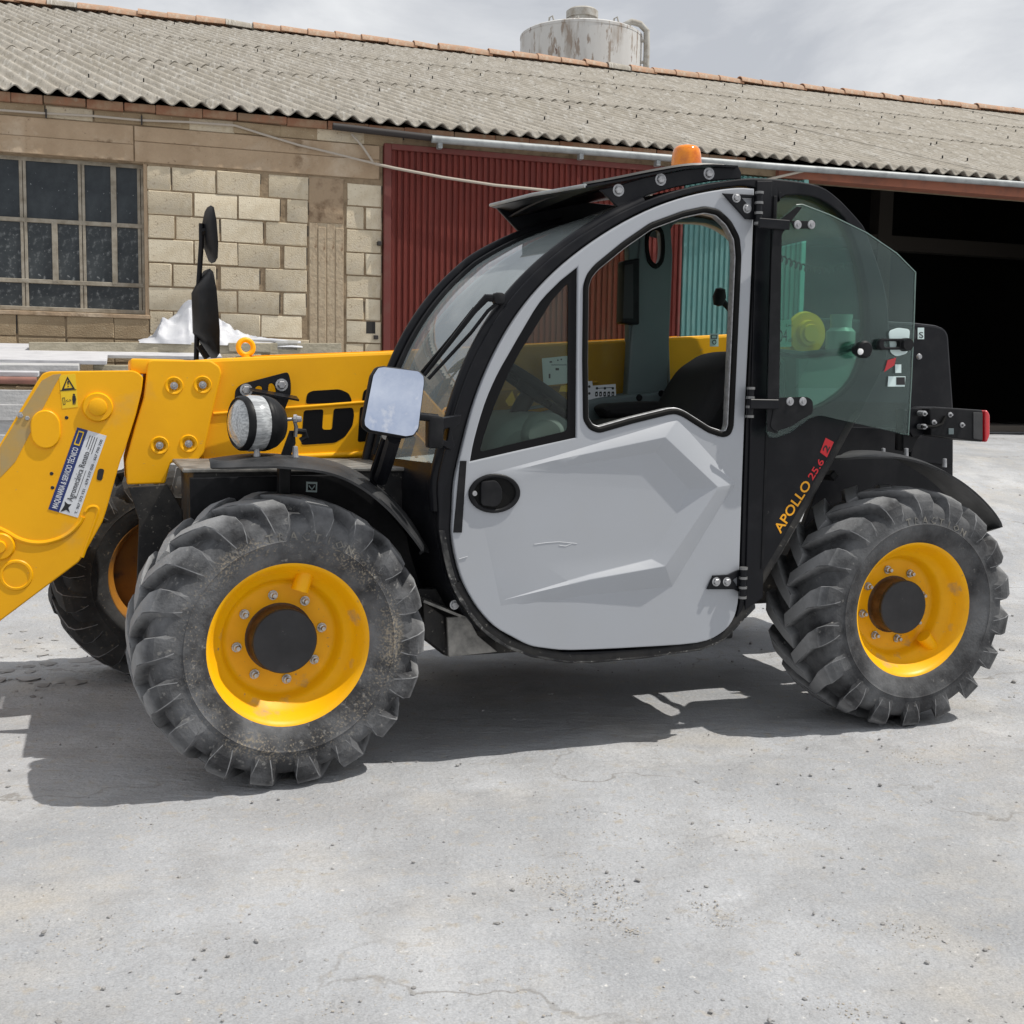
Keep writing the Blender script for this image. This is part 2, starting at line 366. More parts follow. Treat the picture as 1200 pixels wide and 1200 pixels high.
# ------------------------------------------------------------------ ground
def wall_dist(x, y): return -((Vector((x, y, 0)) - Vector((BO.x, BO.y, 0))).dot(BY))
def ground_z(x, y):
    t = max(0., min(1., (5.0 - wall_dist(x, y)) / 4.4)); return .76 * (t * .55 + .45 * t * t * (3 - 2 * t))
def axis(lo, a, b, hi, step):
    out = []; v = a
    while v <= b: out.append(v); v += step
    s = step; v = out[-1]
    while v < hi: s *= 1.35; v += s; out.append(v)
    s = step; v = out[0]
    while v > lo: s *= 1.35; v -= s; out.insert(0, v)
    return out
def crack_axis(pts, x, y):
    best = 9
    for (x0, y0), (x1, y1) in zip(pts, pts[1:]):
        dx, dy = x1 - x0, y1 - y0; t = max(0, min(1, ((x - x0) * dx + (y - y0) * dy) / (dx * dx + dy * dy)))
        best = min(best, math.hypot(x - x0 - dx * t, y - y0 - dy * t))
    return best
xs, ys = axis(-260, -2.6, 3.6, 300, .028), axis(-260, 1.4, 6.6, 320, .028)
gv = []
for y in ys:
    for x in xs:
        z = ground_z(x, y)
        if -3 < x < 4 and 1 < y < 7.5:
            p = Vector((x * 1.7, y * 2.6, 0))
            z += .007 * noise.noise(p * 1.3) + .004 * noise.noise(p * 4.1) + .0035 * noise.noise(Vector((x * 11, y * 17, 3)))
        gv.append((x, y, z))
nx = len(xs)
gf = [(j * nx + i, j * nx + i + 1, (j + 1) * nx + i + 1, (j + 1) * nx + i) for j in range(len(ys) - 1) for i in range(nx - 1)]
gme = bpy.data.meshes.new('ground'); gme.from_pydata(gv, [], gf)
gm = mat('ground_dust', (.455, .465, .484), .92, col2=(.325, .334, .35), nscale=1.3, lo=.36, hi=.64, detail=13, bump=.55, bscale=60, spec=.2,
         specks=[((.44, .42, .39), 1.5, .52, .70, 9), ((.54, .54, .54), .8, .54, .72, 10), ((.40, .375, .34), 22, .56, .68, 10), ((.34, .344, .354), 5, .49, .70, 14), ((.20, .195, .19), 80, .655, .71, 5), ((.62, .61, .59), 50, .64, .72, 6)])
# layered, slightly slaty relief
nt = gm.node_tree; n, l = nt.nodes, nt.links; bs = n['Principled BSDF']
oldb = bs.inputs['Normal'].links[0].from_node
tcx = n.new('ShaderNodeTexCoord'); mpx = n.new('ShaderNodeMapping'); mpx.inputs['Scale'].default_value = (2.2, 7.5, 1); mpx.inputs['Rotation'].default_value = (0, 0, R(8))
l.new(tcx.outputs['Object'], mpx.inputs['Vector'])
nn = n.new('ShaderNodeTexNoise'); nn.inputs['Scale'].default_value = 2.6; nn.inputs['Detail'].default_value = 12; nn.inputs['Roughness'].default_value = .68
l.new(mpx.outputs['Vector'], nn.inputs['Vector'])
b2 = n.new('ShaderNodeBump'); b2.inputs['Strength'].default_value = .55; b2.inputs['Distance'].default_value = .03
l.new(nn.outputs['Fac'], b2.inputs['Height']); l.new(oldb.outputs['Normal'], b2.inputs['Normal']); l.new(b2.outputs['Normal'], bs.inputs['Normal'])
# worn, streaky bands where vehicles pass
cur0 = bs.inputs['Base Color'].links[0].from_socket
mps = n.new('ShaderNodeMapping'); mps.inputs['Scale'].default_value = (.42, 1.9, 1); mps.inputs['Rotation'].default_value = (0, 0, R(-16))
l.new(tcx.outputs['Object'], mps.inputs['Vector'])
sn_ = n.new('ShaderNodeTexNoise'); sn_.inputs['Scale'].default_value = 1.5; sn_.inputs['Detail'].default_value = 12; sn_.inputs['Roughness'].default_value = .66; l.new(mps.outputs['Vector'], sn_.inputs['Vector'])
sm_ = n.new('ShaderNodeMapRange'); sm_.inputs['From Min'].default_value = .46; sm_.inputs['From Max'].default_value = .68; sm_.inputs['To Max'].default_value = .32; l.new(sn_.outputs['Fac'], sm_.inputs['Value'])
sx_ = n.new('ShaderNodeMix'); sx_.data_type = 'RGBA'; l.new(sm_.outputs['Result'], sx_.inputs['Factor']); l.new(cur0, sx_.inputs['A']); sx_.inputs['B'].default_value = (.30, .298, .298, 1)
gn_ = n.new('ShaderNodeTexNoise'); gn_.inputs['Scale'].default_value = 210; gn_.inputs['Detail'].default_value = 3; l.new(tcx.outputs['Object'], gn_.inputs['Vector'])
gm_ = n.new('ShaderNodeMapRange'); gm_.inputs['From Min'].default_value = .36; gm_.inputs['From Max'].default_value = .64; gm_.inputs['To Min'].default_value = .90; gm_.inputs['To Max'].default_value = 1.10; l.new(gn_.outputs['Fac'], gm_.inputs['Value'])
gx_ = n.new('ShaderNodeMix'); gx_.data_type = 'RGBA'; gx_.blend_type = 'MULTIPLY'; gx_.inputs['Factor'].default_value = 1
l.new(sx_.outputs['Result'], gx_.inputs['A']); l.new(gm_.outputs['Result'], gx_.inputs['B'])
# fine cracks
cur = gx_.outputs['Result']
vo = n.new('ShaderNodeTexVoronoi'); vo.feature = 'DISTANCE_TO_EDGE'; vo.inputs['Scale'].default_value = .75
dn = n.new('ShaderNodeTexNoise'); dn.inputs['Scale'].default_value = 2.4; dn.inputs['Detail'].default_value = 9
vm = n.new('ShaderNodeVectorMath'); vm.operation = 'MULTIPLY_ADD'; vm.inputs[1].default_value = (.9, .9, .9)
l.new(tcx.outputs['Object'], dn.inputs['Vector']); l.new(dn.outputs['Color'], vm.inputs[0]); l.new(tcx.outputs['Object'], vm.inputs[2]); l.new(vm.outputs[0], vo.inputs['Vector'])
cm = n.new('ShaderNodeMapRange'); cm.inputs['From Min'].default_value = .002; cm.inputs['From Max'].default_value = .0075; cm.inputs['To Min'].default_value = .75; cm.inputs['To Max'].default_value = 0
l.new(vo.outputs['Distance'], cm.inputs['Value'])
kn = n.new('ShaderNodeTexNoise'); kn.inputs['Scale'].default_value = .9; kn.inputs['Detail'].default_value = 4; l.new(tcx.outputs['Object'], kn.inputs['Vector'])
km = n.new('ShaderNodeMapRange'); km.inputs['From Min'].default_value = .47; km.inputs['From Max'].default_value = .6; l.new(kn.outputs['Fac'], km.inputs['Value'])
kk_ = n.new('ShaderNodeMath'); kk_.operation = 'MULTIPLY'; l.new(cm.outputs['Result'], kk_.inputs[0]); l.new(km.outputs['Result'], kk_.inputs[1])
cx2 = n.new('ShaderNodeMix'); cx2.data_type = 'RGBA'; l.new(kk_.outputs[0], cx2.inputs['Factor']); l.new(cur, cx2.inputs['A']); cx2.inputs['B'].default_value = (.20, .185, .165, 1)
l.new(cx2.outputs['Result'], bs.inputs['Base Color'])
ground = link('ground', gme, 'ground_dust', None, None, 0); gme.shade_smooth(); ground['kind'] = 'structure'

def stones(name, n_, area, sizes, m, flat=.6, seed=1, label=None):
    rnd = random.Random(seed); vs, fs = [], []
    base = bmesh.new(); bmesh.ops.create_icosphere(base, subdivisions=1, radius=1)
    bv = [v.co.copy() for v in base.verts]; bf = [[v.index for v in f.verts] for f in base.faces]; base.free()
    for i in range(n_):
        x, y = area(rnd); s = sizes(rnd); z = ground_z(x, y); o = len(vs); a = rnd.random() * 6.28
        sc = (s * rnd.uniform(.7, 1.4), s * rnd.uniform(.6, 1.1), s * flat * rnd.uniform(.6, 1.2))
        for p in bv:
            j = Vector((p.x * sc[0], p.y * sc[1], p.z * sc[2])) * (1 + .35 * noise.noise(p * 2.3 + Vector((i, 0, 0))))
            vs.append((x + j.x * math.cos(a) - j.y * math.sin(a), y + j.x * math.sin(a) + j.y * math.cos(a), z + j.z + sc[2] * .35))
        fs += [[q + o for q in f] for f in bf]
    me = bpy.data.meshes.new(name); me.from_pydata(vs, [], fs)
    o = link(name, me, m, None, None, 0); return tag(o, label, None, None, 'stuff')
mat('pebble', (.36, .355, .35), .9, col2=(.23, .225, .22), nscale=9, lo=.4, hi=.6, detail=3)
mat('slate', (.36, .355, .35), .9, col2=(.25, .245, .24), nscale=5)
def near_area(r):
    y = 1.55 + 6 * r.random() ** 1.7; return r.uniform(-.62, .62) * y * .95, y
stones('gravel', 2600, near_area, lambda r: .0016 + .0055 * r.random() ** 3.2, 'pebble', seed=3, label='scattered grey pebbles lying on the dusty yard')
stones('gravel', 700, lambda r: (r.uniform(-3.5, 5.5), r.uniform(4.0, 9.5)), lambda r: .004 + .016 * r.random() ** 3, 'pebble', seed=5, label='loose gravel on the ground behind the machine')
stones('slate_chips', 150, lambda r: (r.gauss(-1.75, .5), r.gauss(4.6, .28)), lambda r: .012 + .05 * r.random() ** 3, 'slate', flat=.18, seed=9, label='flat broken stone chips behind the front wheel')

mat('grit', (.46, .42, .365), .95, col2=(.36, .33, .29), nscale=9, lo=.4, hi=.6, detail=3)
def gpt(px, py):
    d = ray(px, py); t = -CAM_H / d.z; return (d * t).x, (d * t).y
CR = [[(600, 1008), (650, 1040), (700, 1072), (760, 1100), (820, 1112), (900, 1122), (950, 1140), (985, 1168), (1010, 1195)], [(820, 1060), (850, 1082), (880, 1105)], [(660, 1000), (735, 1062)], [(1050, 880), (1120, 905), (1200, 930)]]
def along(r):
    c = r.choice(CR[:1] * 4 + CR); i = r.randrange(len(c) - 1); f = r.random()
    x, y = gpt(c[i][0] + (c[i + 1][0] - c[i][0]) * f, c[i][1] + (c[i + 1][1] - c[i][1]) * f); w = .010 + .030 * abs(math.sin(i * 2.1 + f * 3)); return x + r.gauss(0, w), y + r.gauss(0, w)
stones('grit', 1500, along, lambda r: .0009 + .0022 * r.random() ** 2, 'grit', seed=21, label='fine tan grit lying along the cracks of the yard')
PT = [(1150, 1090, 60, 10), (1040, 1080, 40, 8), (880, 980, 55, 12), (750, 960, 50, 12), (480, 1100, 60, 12), (230, 960, 60, 12), (660, 1150, 60, 12), (350, 1185, 60, 10), (960, 930, 60, 10), (110, 1090, 60, 12)]
def patch(r):
    q = r.choice(PT); return gpt(q[0] + r.gauss(0, q[2] * 1.5), q[1] + r.gauss(0, q[3] * 1.6))
stones('grit', 1800, patch, lambda r: .0008 + .0018 * r.random() ** 2, 'grit', seed=22, label='thin patches of tan grit on the grey dust')

# ------------------------------------------------------------------ warehouse
mat('block', (.60, .52, .385), .92, col2=(.48, .40, .28), nscale=7, lo=.38, hi=.68, detail=9, bump=.5, bscale=90, specks=[((.62, .56, .45), 5, .50, .72, 8), ((.30, .235, .16), 45, .60, .68, 6), ((.40, .31, .21), 5.5, .60, .67, 13)])
mat('block_pale', (.68, .605, .465), .92, col2=(.56, .475, .34), nscale=8, lo=.4, hi=.7, detail=9, bump=.4, bscale=90, specks=[((.36, .29, .21), 55, .61, .69, 6), ((.44, .35, .24), 5, .615, .68, 13)])
mat('block_brown', (.40, .31, .20), .95, col2=(.30, .22, .135), nscale=5, lo=.35, hi=.65, detail=9, bump=.5, bscale=90, specks=[((.5, .42, .3), 40, .6, .7, 5)])
mat('mortar', (.30, .225, .145), .95, col2=(.20, .145, .09), nscale=12, bump=.5)
mat('concrete', (.45, .335, .225), .9, col2=(.35, .25, .16), nscale=4, lo=.35, hi=.7, detail=12, bump=.9, bscale=22, specks=[((.52, .42, .31), 2.2, .52, .68, 11), ((.24, .165, .10), 5, .60, .70, 12), ((.20, .14, .09), 26, .64, .72, 9)])
mat('pillar_concrete', (.37, .285, .195), .95, col2=(.46, .38, .27), nscale=9, lo=.4, hi=.62, detail=10, bump=1., bscale=24, specks=[((.19, .12, .07), 14, .60, .70, 9)], stretch=(1.6, 1, .5))
mat('pillar_rough', (.36, .265, .175), .95, col2=(.17, .11, .065), nscale=6, lo=.50, hi=.66, detail=12, bump=1., bscale=16, specks=[((.52, .44, .33), 8, .62, .72, 9)])
mat('fibre_cement', (.40, .37, .32), .95, col2=(.28, .255, .215), nscale=9, lo=.36, hi=.66, detail=10, bump=.6, bscale=60, specks=[((.31, .28, .23), 1.3, .50, .68, 11), ((.47, .45, .41), 17, .52, .66, 9), ((.15, .14, .12), 24, .59, .69, 8)], stretch=(1.3, .28, .28))
mat('terracotta', (.50, .26, .15), .9, col2=(.38, .26, .18), nscale=4, lo=.4, hi=.65, specks=[((.5, .42, .33), 9, .55, .7, 8)])
mat('brick_red', (.27, .13, .075), .95, col2=(.33, .22, .14), nscale=6, specks=[((.13, .07, .04), 20, .6, .7, 7)])
mat('brick_dull', (.24, .16, .10), .95, col2=(.30, .14, .08), nscale=7, specks=[((.34, .27, .19), 16, .55, .68, 8)])
mat('red_door', (.33, .062, .045), .6, col2=(.23, .048, .038), nscale=3, lo=.4, hi=.7, specks=[((.27, .08, .06), 30, .62, .74, 8)], stretch=(8, 1, .7))
mat('red_dark', (.14, .026, .02), .6, col2=(.14, .04, .03), nscale=8)
mat('teal_door', (.20, .45, .43), .6, col2=(.26, .50, .47), nscale=3, specks=[((.12, .22, .22), 26, .66, .75, 8)], stretch=(6, 1, 1))
mat('galvanised', (.36, .38, .385), .55, metal=.2, col2=(.26, .275, .28), nscale=9)
mat('window_paint', (.36, .325, .265), .75, col2=(.22, .19, .145), nscale=11, lo=.4, hi=.65, detail=8, bump=.2)
mat('window_glass', (.018, .024, .030), .28, spec=.35, col2=(.045, .055, .062), nscale=6, lo=.4, hi=.75, detail=8, specks=[((.22, .24, .25), 34, .665, .70, 5)])
mat('window_dirty', (.022, .028, .033), .35, spec=.35, col2=(.06, .068, .072), nscale=5, lo=.4, hi=.75, detail=8, specks=[((.13, .14, .145), 22, .54, .66, 10), ((.26, .27, .27), 44, .64, .72, 8)])
mat('dark_shade', (.032, .030, .028), .95)  # bay shade put into the colour of its walls; also joints and screws
mat('beam_orange', (.30, .11, .065), .8, col2=(.22, .09, .06), nscale=7)
mat('rail_dark', (.03, .025, .024), .7)
mat('cable', (.44, .39, .33), .7)
mat('render_dark', (.07, .06, .05), .95)

shed = empty('warehouse', BO, WALL_YAW)
tag(shed, 'old concrete block warehouse with corrugated fibre cement roof and sliding doors', 'warehouse')
ze = B(600, 157, -.12).z; DR = 8.6; zr = B(600, 73, DR).z
WS0, WS1, WZ0, WZ1 = -2.35, .0, B(173, 367).z - .02, B(173, 192).z
DS0 = 1.965; DTOP = B(560, 178).z; FZ = .5
wall = plate('wall', [[(-7, -.3), (15, -.3), (15, ze - .06), (-7, ze - .06)], [(WS0, WZ0), (WS1, WZ0), (WS1, WZ1), (WS0, WZ1)], [(DS0, -.2), (10.6, -.2), (10.6, DTOP), (DS0, DTOP)]], 0, .22, 'mortar', shed, bevel=.0005)
def wbox(name, s0, s1, z0, z1, d0, d1, m, bev=.004, parent=None, jit=0.):
    return box(name, ((s0 + s1) / 2, (d0 + d1) / 2, (z0 + z1) / 2), (s1 - s0, d1 - d0, z1 - z0), m, parent or shed, None, bev)
# blocks: each its own part
rb = random.Random(4)
def block(s0, s1, z0, z1, m=None, cut=None):
    p = rb.uniform(.004, .015)
    mm = m or rb.choice(['block', 'block', 'block_pale', 'block_pale', 'block'])
    if s1 - s0 < .07: mm = 'mortar'; p = .002
    bm = bmesh.new(); add_box(bm, (0, 0, 0), (s1 - s0, .07, z1 - z0), None, rb.uniform(.003, .006))
    for v in bm.verts: v.co += Vector((rb.uniform(-1, 1) * .004, rb.uniform(-1, 1) * .0015, rb.uniform(-1, 1) * .004))
    o = link('block', mesh_of(bm), mm, shed, ((s0 + s1) / 2, .035 - p, (z0 + z1) / 2), 30)
    o.rotation_euler = (rb.uniform(-.008, .008), rb.uniform(-.004, .004), rb.uniform(-.012, .012))
    if rb.random() < .6:
        g = rb.uniform(.35, .95) * (z1 - z0); wbox('open_joint', s1 + .0015, s1 + .0055 + rb.uniform(0, .005), z1 - g, z1 - rb.uniform(0, .02), -.0035, .02, 'dark_shade', 0)
    return o
ST = lambda px: B(px, 285).x
pat = [[(174, 201), (203, 253.5), (255, 305), (315, 361.5)], [(174, 226), (228, 278), (280, 327.5), (337, 360.5)], [(174, 204.5), (207, 257), (259, 308), (312, 360)],
       [(174, 226), (228, 278), (279, 327.5), (333, 358.5)], [(174, 200.5), (203, 253), (258, 303.5), (311, 359)], [(174, 226), (228, 277), (279, 327), (332, 358)], [(174, 201), (203, 253), (258, 304), (306, 353)]]
zt = B(174, 193).z - .004; CH = (zt - B(174, 363.7).z) / 6
for k in range(11):
    for a, b in pat[k % len(pat)]: block(ST(a), ST(b), zt - CH * (k + 1) + .006, zt - CH * k - .006)
for k in range(11):
    z1 = zt - CH * k - .03
    row = [(406, 449)] if k % 2 == 0 else [(405, 426), (428, 449)]
    for a, b in row: block(ST(a) + .004, min(ST(b), DS0 - .012), z1 - CH + .012, z1)
for k in range(5):
    z1 = WZ0 - .012 - k * CH
    off = 0 if k < 2 else (-28 if k % 2 else 0)
    for a in (-158, -98, -40, 18, 75.5, 131.5): block(ST(a + off) + .004, min(ST(a + 57 + off) - .006, -.01) if a > 120 else ST(a + 57 + off) - .006, z1 - CH + .012, z1, 'block_brown')
zl0, zl1 = WZ1 + .01, B(100, 143).z
for i, a in enumerate((-118, -60, -3, 53.5, 110.5, 166.5, 221, 273, 323.5, 371, 417, 462, 510, 560, 610, 660, 710, 762, 812, 860)):
    s0, s1 = B(a, 140).x, B(a + 56, 140).x
    if a >= 462: block(s0 + .004, s1 - .006, DTOP + .1, ze - .075, 'block_brown')
    else: block(s0 + .004, s1 - .006, zl1 + .008, ze - .075, 'block_brown' if i % 3 else 'block')
# lintel in two casts, pillar with board marks, square hole in a block
for s0, s1 in ((-7, B(157, 160).x - .006), (B(157, 160).x + .004, DS0 - .03)):
    zm = zl0 + (zl1 - zl0) * (.47 if s0 < -3 else .58)
    wbox('lintel', s0, s1, zl0, zm - .001, -.020 if s0 < -3 else -.011, .05, 'concrete', .004); wbox('lintel', s0, s1, zm + .001, zl1, -.014 if s0 < -3 else -.016, .05, 'concrete', .004)
pillar = wbox('pillar', ST(362) - .004, ST(403), -.3, zl0 - .012, -.002, .1, 'pillar_concrete', .006)
zpm = B(380, 262).z; pw = (ST(403) - ST(362)) / 4
for k in range(4):
    wbox('board_cast', ST(362) + pw * k + .002, ST(362) + pw * (k + 1) - .003 - (.004 if k == 1 else 0), -.3, zpm - .03 * (k % 2), -.006 - (.002, .006, .001, .004)[k], .02, 'pillar_concrete', .005, pillar).parent = shed
wbox('rough_cast', ST(362), ST(403) - .004, zpm + .004, zl0 - .02, -.010, .02, 'pillar_rough', .01)
wbox('hole_shade', ST(429), ST(440), B(434, 391).z, B(434, 377).z, -.016, .02, 'dark_shade', .002)  # square hole drawn as a dark box, its shade put into the colour
# fascia of hollow bricks under the sheets
s0 = -6.5
while s0 < 5.5:
    w_ = rb.uniform(.24, .46)
    wbox('fascia_brick', s0, s0 + w_ - rb.choice((.0015, .003, .008)), ze - .068 - rb.uniform(0, .012), ze - .008 + rb.uniform(-.004, .004), -.045 - rb.uniform(0, .014), .08, rb.choice(('brick_red', 'brick_red', 'brick_dull')), .005)
    s0 += w_
# window
zs = [WZ0 + .03, B(100, 331).z, B(100, 260).z, WZ1 - .012]
win = empty('window', (0, 0, 0), 0, shed)
win_f = bmesh.new()
xcol = [-2.3, ST(-60), ST(27.5), ST(96.5), ST(166)]
def bar(bm, s0, s1, z0, z1, d0=.085, d1=.125): add_box(bm, ((s0 + s1) / 2, (d0 + d1) / 2, (z0 + z1) / 2), (s1 - s0, d1 - d0, z1 - z0), None, .003)
for x in xcol: bar(win_f, x - .028, x - .003, zs[0] - .02, zs[3]); bar(win_f, x + .001, x + .024, zs[0] - .02, zs[3], .082, .122)
for z in zs: bar(win_f, xcol[0] - .03, xcol[-1] + .024, z - .017, z + .017, .079, .119)
x134, x63 = ST(134), ST(63.5)
bar(win_f, x134 - .022, x134 + .022, zs[1], zs[3], .076, .116); bar(win_f, x63 - .022, x63 + .022, zs[1], zs[2], .076, .116)
wf = link('window', mesh_of(win_f), 'window_paint', shed, None, 30); bpy.data.objects.remove(win); wf.name = 'window'
def pane(s0, s1, z0, z1): wbox('pane', s0 + .018, s1 - .018, z0 + .012, z1 - .012, .098, .104, 'window_glass' if z0 > zs[2] - .02 else 'window_dirty', .001, wf)
for a, b in ((0, 1), (1, 2), (2, 3)):
    pane(xcol[a], xcol[b], zs[2], zs[3]); pane(xcol[a], xcol[b], zs[0], zs[1])
pane(xcol[3], xcol[4], zs[0], zs[1])
pane(xcol[3], x134, zs[2], zs[3]); pane(x134, xcol[4], zs[2], zs[3]); pane(xcol[3], x134, zs[1], zs[2]); pane(x134, xcol[4], zs[1], zs[2])
pane(xcol[2], x63, zs[1], zs[2]); pane(x63, xcol[3], zs[1], zs[2]); pane(xcol[0], xcol[1], zs[1], zs[2]); pane(xcol[1], xcol[2], zs[1], zs[2])
wbox('window_reveal', ST(169.3), -.001, WZ0, WZ1, .004, .13, 'concrete', .003)
wbox('window_sill', WS0, WS1, WZ0 - .03, WZ0 + .004, -.022, .13, 'concrete', .004)
# sliding doors: ribbed leaves
def ribs(name, s0, s1, z0, z1, d, m, pitch=.056):
    bm = bmesh.new(); x = s0; prof = []
    while x < s1 - pitch * .5:
        prof += [(x, d), (x + pitch * .10, d - .018), (x + pitch * .62, d - .018), (x + pitch * .72, d)]; x += pitch
    prof.append((x, d))
    lo = [bm.verts.new((a, b, z0)) for a, b in prof]; hi = [bm.verts.new((a, b, z1)) for a, b in prof]
    for i in range(len(prof) - 1): bm.faces.new((lo[i], lo[i + 1], hi[i + 1], hi[i]))
    bmesh.ops.solidify(bm, geom=bm.faces[:], thickness=.002); bmesh.ops.recalc_face_normals(bm, faces=bm.faces)
    return link(name, mesh_of(bm), m, shed, None, 20)
TE = 4.86; OP = 6.16
red = ribs('red_door', DS0 + .07, TE - .03, .45, DTOP - .05, -.01, 'red_door')
red['label'] = 'dark red ribbed sliding door leaf'
for a in ((DS0 + .005, DS0 + .07, .45, DTOP), (TE - .03, TE - .005, .45, DTOP), (DS0 + .07, TE - .03, DTOP - .05, DTOP)):
    wbox('door_frame', *a, -.05, .03, 'red_dark', .004)
teal = ribs('teal_door', TE + .02, OP, .45, DTOP - .02, -.005, 'teal_door'); teal['label'] = 'pale teal ribbed sliding door leaf'
wbox('door_frame', OP, OP + .05, .45, DTOP, -.04, .03, 'teal_door', .004)
# rails above the doors
pa, pb = B(390, 148, -.1), B(510, 163, -.1); tube('rail', [(pa.x, -.1, pa.z), (pb.x + .3, -.1, pb.z)], .030, 'rail_dark', shed)
pts = [B(x, y, -.13) for x, y in ((506, 163), (700, 178.5), (900, 194.5), (1195, 216))]; d_ = (pts[-1] - pts[0])
tube('rail', [pts[0], pts[1], pts[2], pts[3], pts[3] + d_ * .6], .032, 'galvanised', shed, 14)
for px, py in ((515, 165), (680, 178), (770, 186), (845, 192)):
    p = B(px, py, -.11); wbox('rail_bracket', p.x - .02, p.x + .02, p.z - .07, p.z - .02, -.15, -.08, 'galvanised', .003)
zb = B(1000, 212).z
wbox('lintel_beam', OP - .3, 11.2, DTOP - .01, DTOP + .10, -.06, .12, 'beam_orange', .005)
# roof: rows of corrugated sheets (laid slightly askew to the eave)
PIT, NW = .157, 7
SKEW = -.31
sl = Vector((SKEW * (DR + .12), DR + .12, zr - ze)); SLL = sl.length; su = sl.normalized(); sn = Vector((0, -(zr - ze), DR + .12)).normalized()
def sheet_mesh(L):
    bm = bmesh.new(); W = PIT * NW; n_ = NW * 10 + 4; rows = []
    for j in range(3):
        rows.append([bm.verts.new(Vector((i / (NW * 10) * W, 0, 0)) + su * (L * j / 2) + sn * (.024 * math.cos(2 * math.pi * i / 10))) for i in range(n_ + 1)])
    for a, b in zip(rows, rows[1:]):
        for i in range(n_): bm.faces.new((a[i], a[i + 1], b[i + 1], b[i]))
    bmesh.ops.recalc_face_normals(bm, faces=bm.faces)
    bmesh.ops.solidify(bm, geom=bm.faces[:], thickness=.009); bmesh.ops.recalc_face_normals(bm, faces=bm.faces)
    return mesh_of(bm, 'sheet')
SH = sheet_mesh(SLL / 3 + .14); SH.materials.append(MATS['fibre_cement']); SH.shade_smooth(); SH.set_sharp_from_angle(angle=R(40))
rr_ = random.Random(2); hk = bmesh.new()
NS = int(26 / (PIT * NW)) + 1
for r_ in range(3):
    for k in range(NS):
        o = bpy.data.objects.new('roof_sheet', SH); COL.objects.link(o); o.parent = shed
        q = su * ((SLL / 3) * r_ + rr_.uniform(-.03, .03)) + sn * (.014 * r_ + rr_.uniform(0, .004))
        o.location = Vector((-6.0 + k * PIT * NW, -.12, ze + .012)) + q
        o.rotation_euler = (rr_.uniform(-.001, .001), rr_.uniform(-.0012, .0012), rr_.uniform(-.0015, .0015))
        for f in ((.3,) if k % 2 else (.72,)):
            for w in (1, 4):
                p = o.location + su * (SLL / 3 * (f + rr_.uniform(-.06, .06))) + Vector((PIT * (w + rr_.choice((0, 1))), 0, 0)) + sn * .025
                add_box(hk, p, (.012, .012, .06), None, 0)
hk_o = link('roof_screws', mesh_of(hk), 'dark_shade', shed, None, 0); hk_o['kind'] = 'stuff'
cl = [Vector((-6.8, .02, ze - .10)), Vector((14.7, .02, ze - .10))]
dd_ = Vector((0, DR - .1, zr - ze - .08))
loft('added_ceiling', [cl[0], cl[1]], [cl[0] + dd_, cl[1] + dd_], 'dark_shade', shed, .02)  # added under the sheets to keep the bay dark
# ridge tiles
tm = bmesh.new(); rows = []
for j in range(2):
    rad = .15 if j == 0 else .125
    rows.append([tm.verts.new((j * .47, -math.cos(math.pi * (.02 + .96 * i / 8)) * rad, math.sin(math.pi * (.02 + .96 * i / 8)) * rad * .85)) for i in range(9)])
for i in range(8): tm.faces.new((rows[0][i], rows[0][i + 1], rows[1][i + 1], rows[1][i]))
bmesh.ops.recalc_face_normals(tm, faces=tm.faces); bmesh.ops.solidify(tm, geom=tm.faces[:], thickness=.014); bmesh.ops.recalc_face_normals(tm, faces=tm.faces)
TM = mesh_of(tm, 'tile'); TM.materials.append(MATS['terracotta']); TM.shade_smooth(); TM.set_sharp_from_angle(angle=R(40))
TM2 = TM.copy(); TM2.materials.clear(); TM2.materials.append(MATS['fibre_cement'])
for i in range(68):
    o = bpy.data.objects.new('ridge_tile', TM2 if i in (17, 23, 38) else TM); COL.objects.link(o); o.parent = shed
    o.location = (-8.4 + i * .42, DR + .0, zr + .045 + rr_.uniform(-.01, .012)); o.rotation_euler = (rr_.uniform(-.08, .08), rr_.uniform(-.03, .03), rr_.uniform(-.05, .05))
# back slope, other walls and dark interior
loft('back_roof', [(-6.5, DR, zr - .02), (-6.5, DR * 2 + .2, ze)], [(15.2, DR, zr - .02), (15.2, DR * 2 + .2, ze)], 'fibre_cement', shed, .03)
wbox('back_wall', -7, 15, -.3, zr - .3, DR - .2, DR,  'dark_shade', .002)
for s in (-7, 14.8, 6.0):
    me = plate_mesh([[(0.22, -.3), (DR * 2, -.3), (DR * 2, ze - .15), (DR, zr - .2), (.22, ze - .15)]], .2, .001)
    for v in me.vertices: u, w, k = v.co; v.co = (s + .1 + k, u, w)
    link('partition' if s == 6.0 else 'gable_wall', me, 'dark_shade', shed, None, 0)
for s_ in (7.6, 9.6): wbox('post', s_, s_ + .22, -.3, ze + 1.2, 3.6, 3.82, 'render_dark')
wbox('tie_beam', 6.1, 14.7, ze - .25, ze - .05, 3.62, 3.8, 'render_dark')
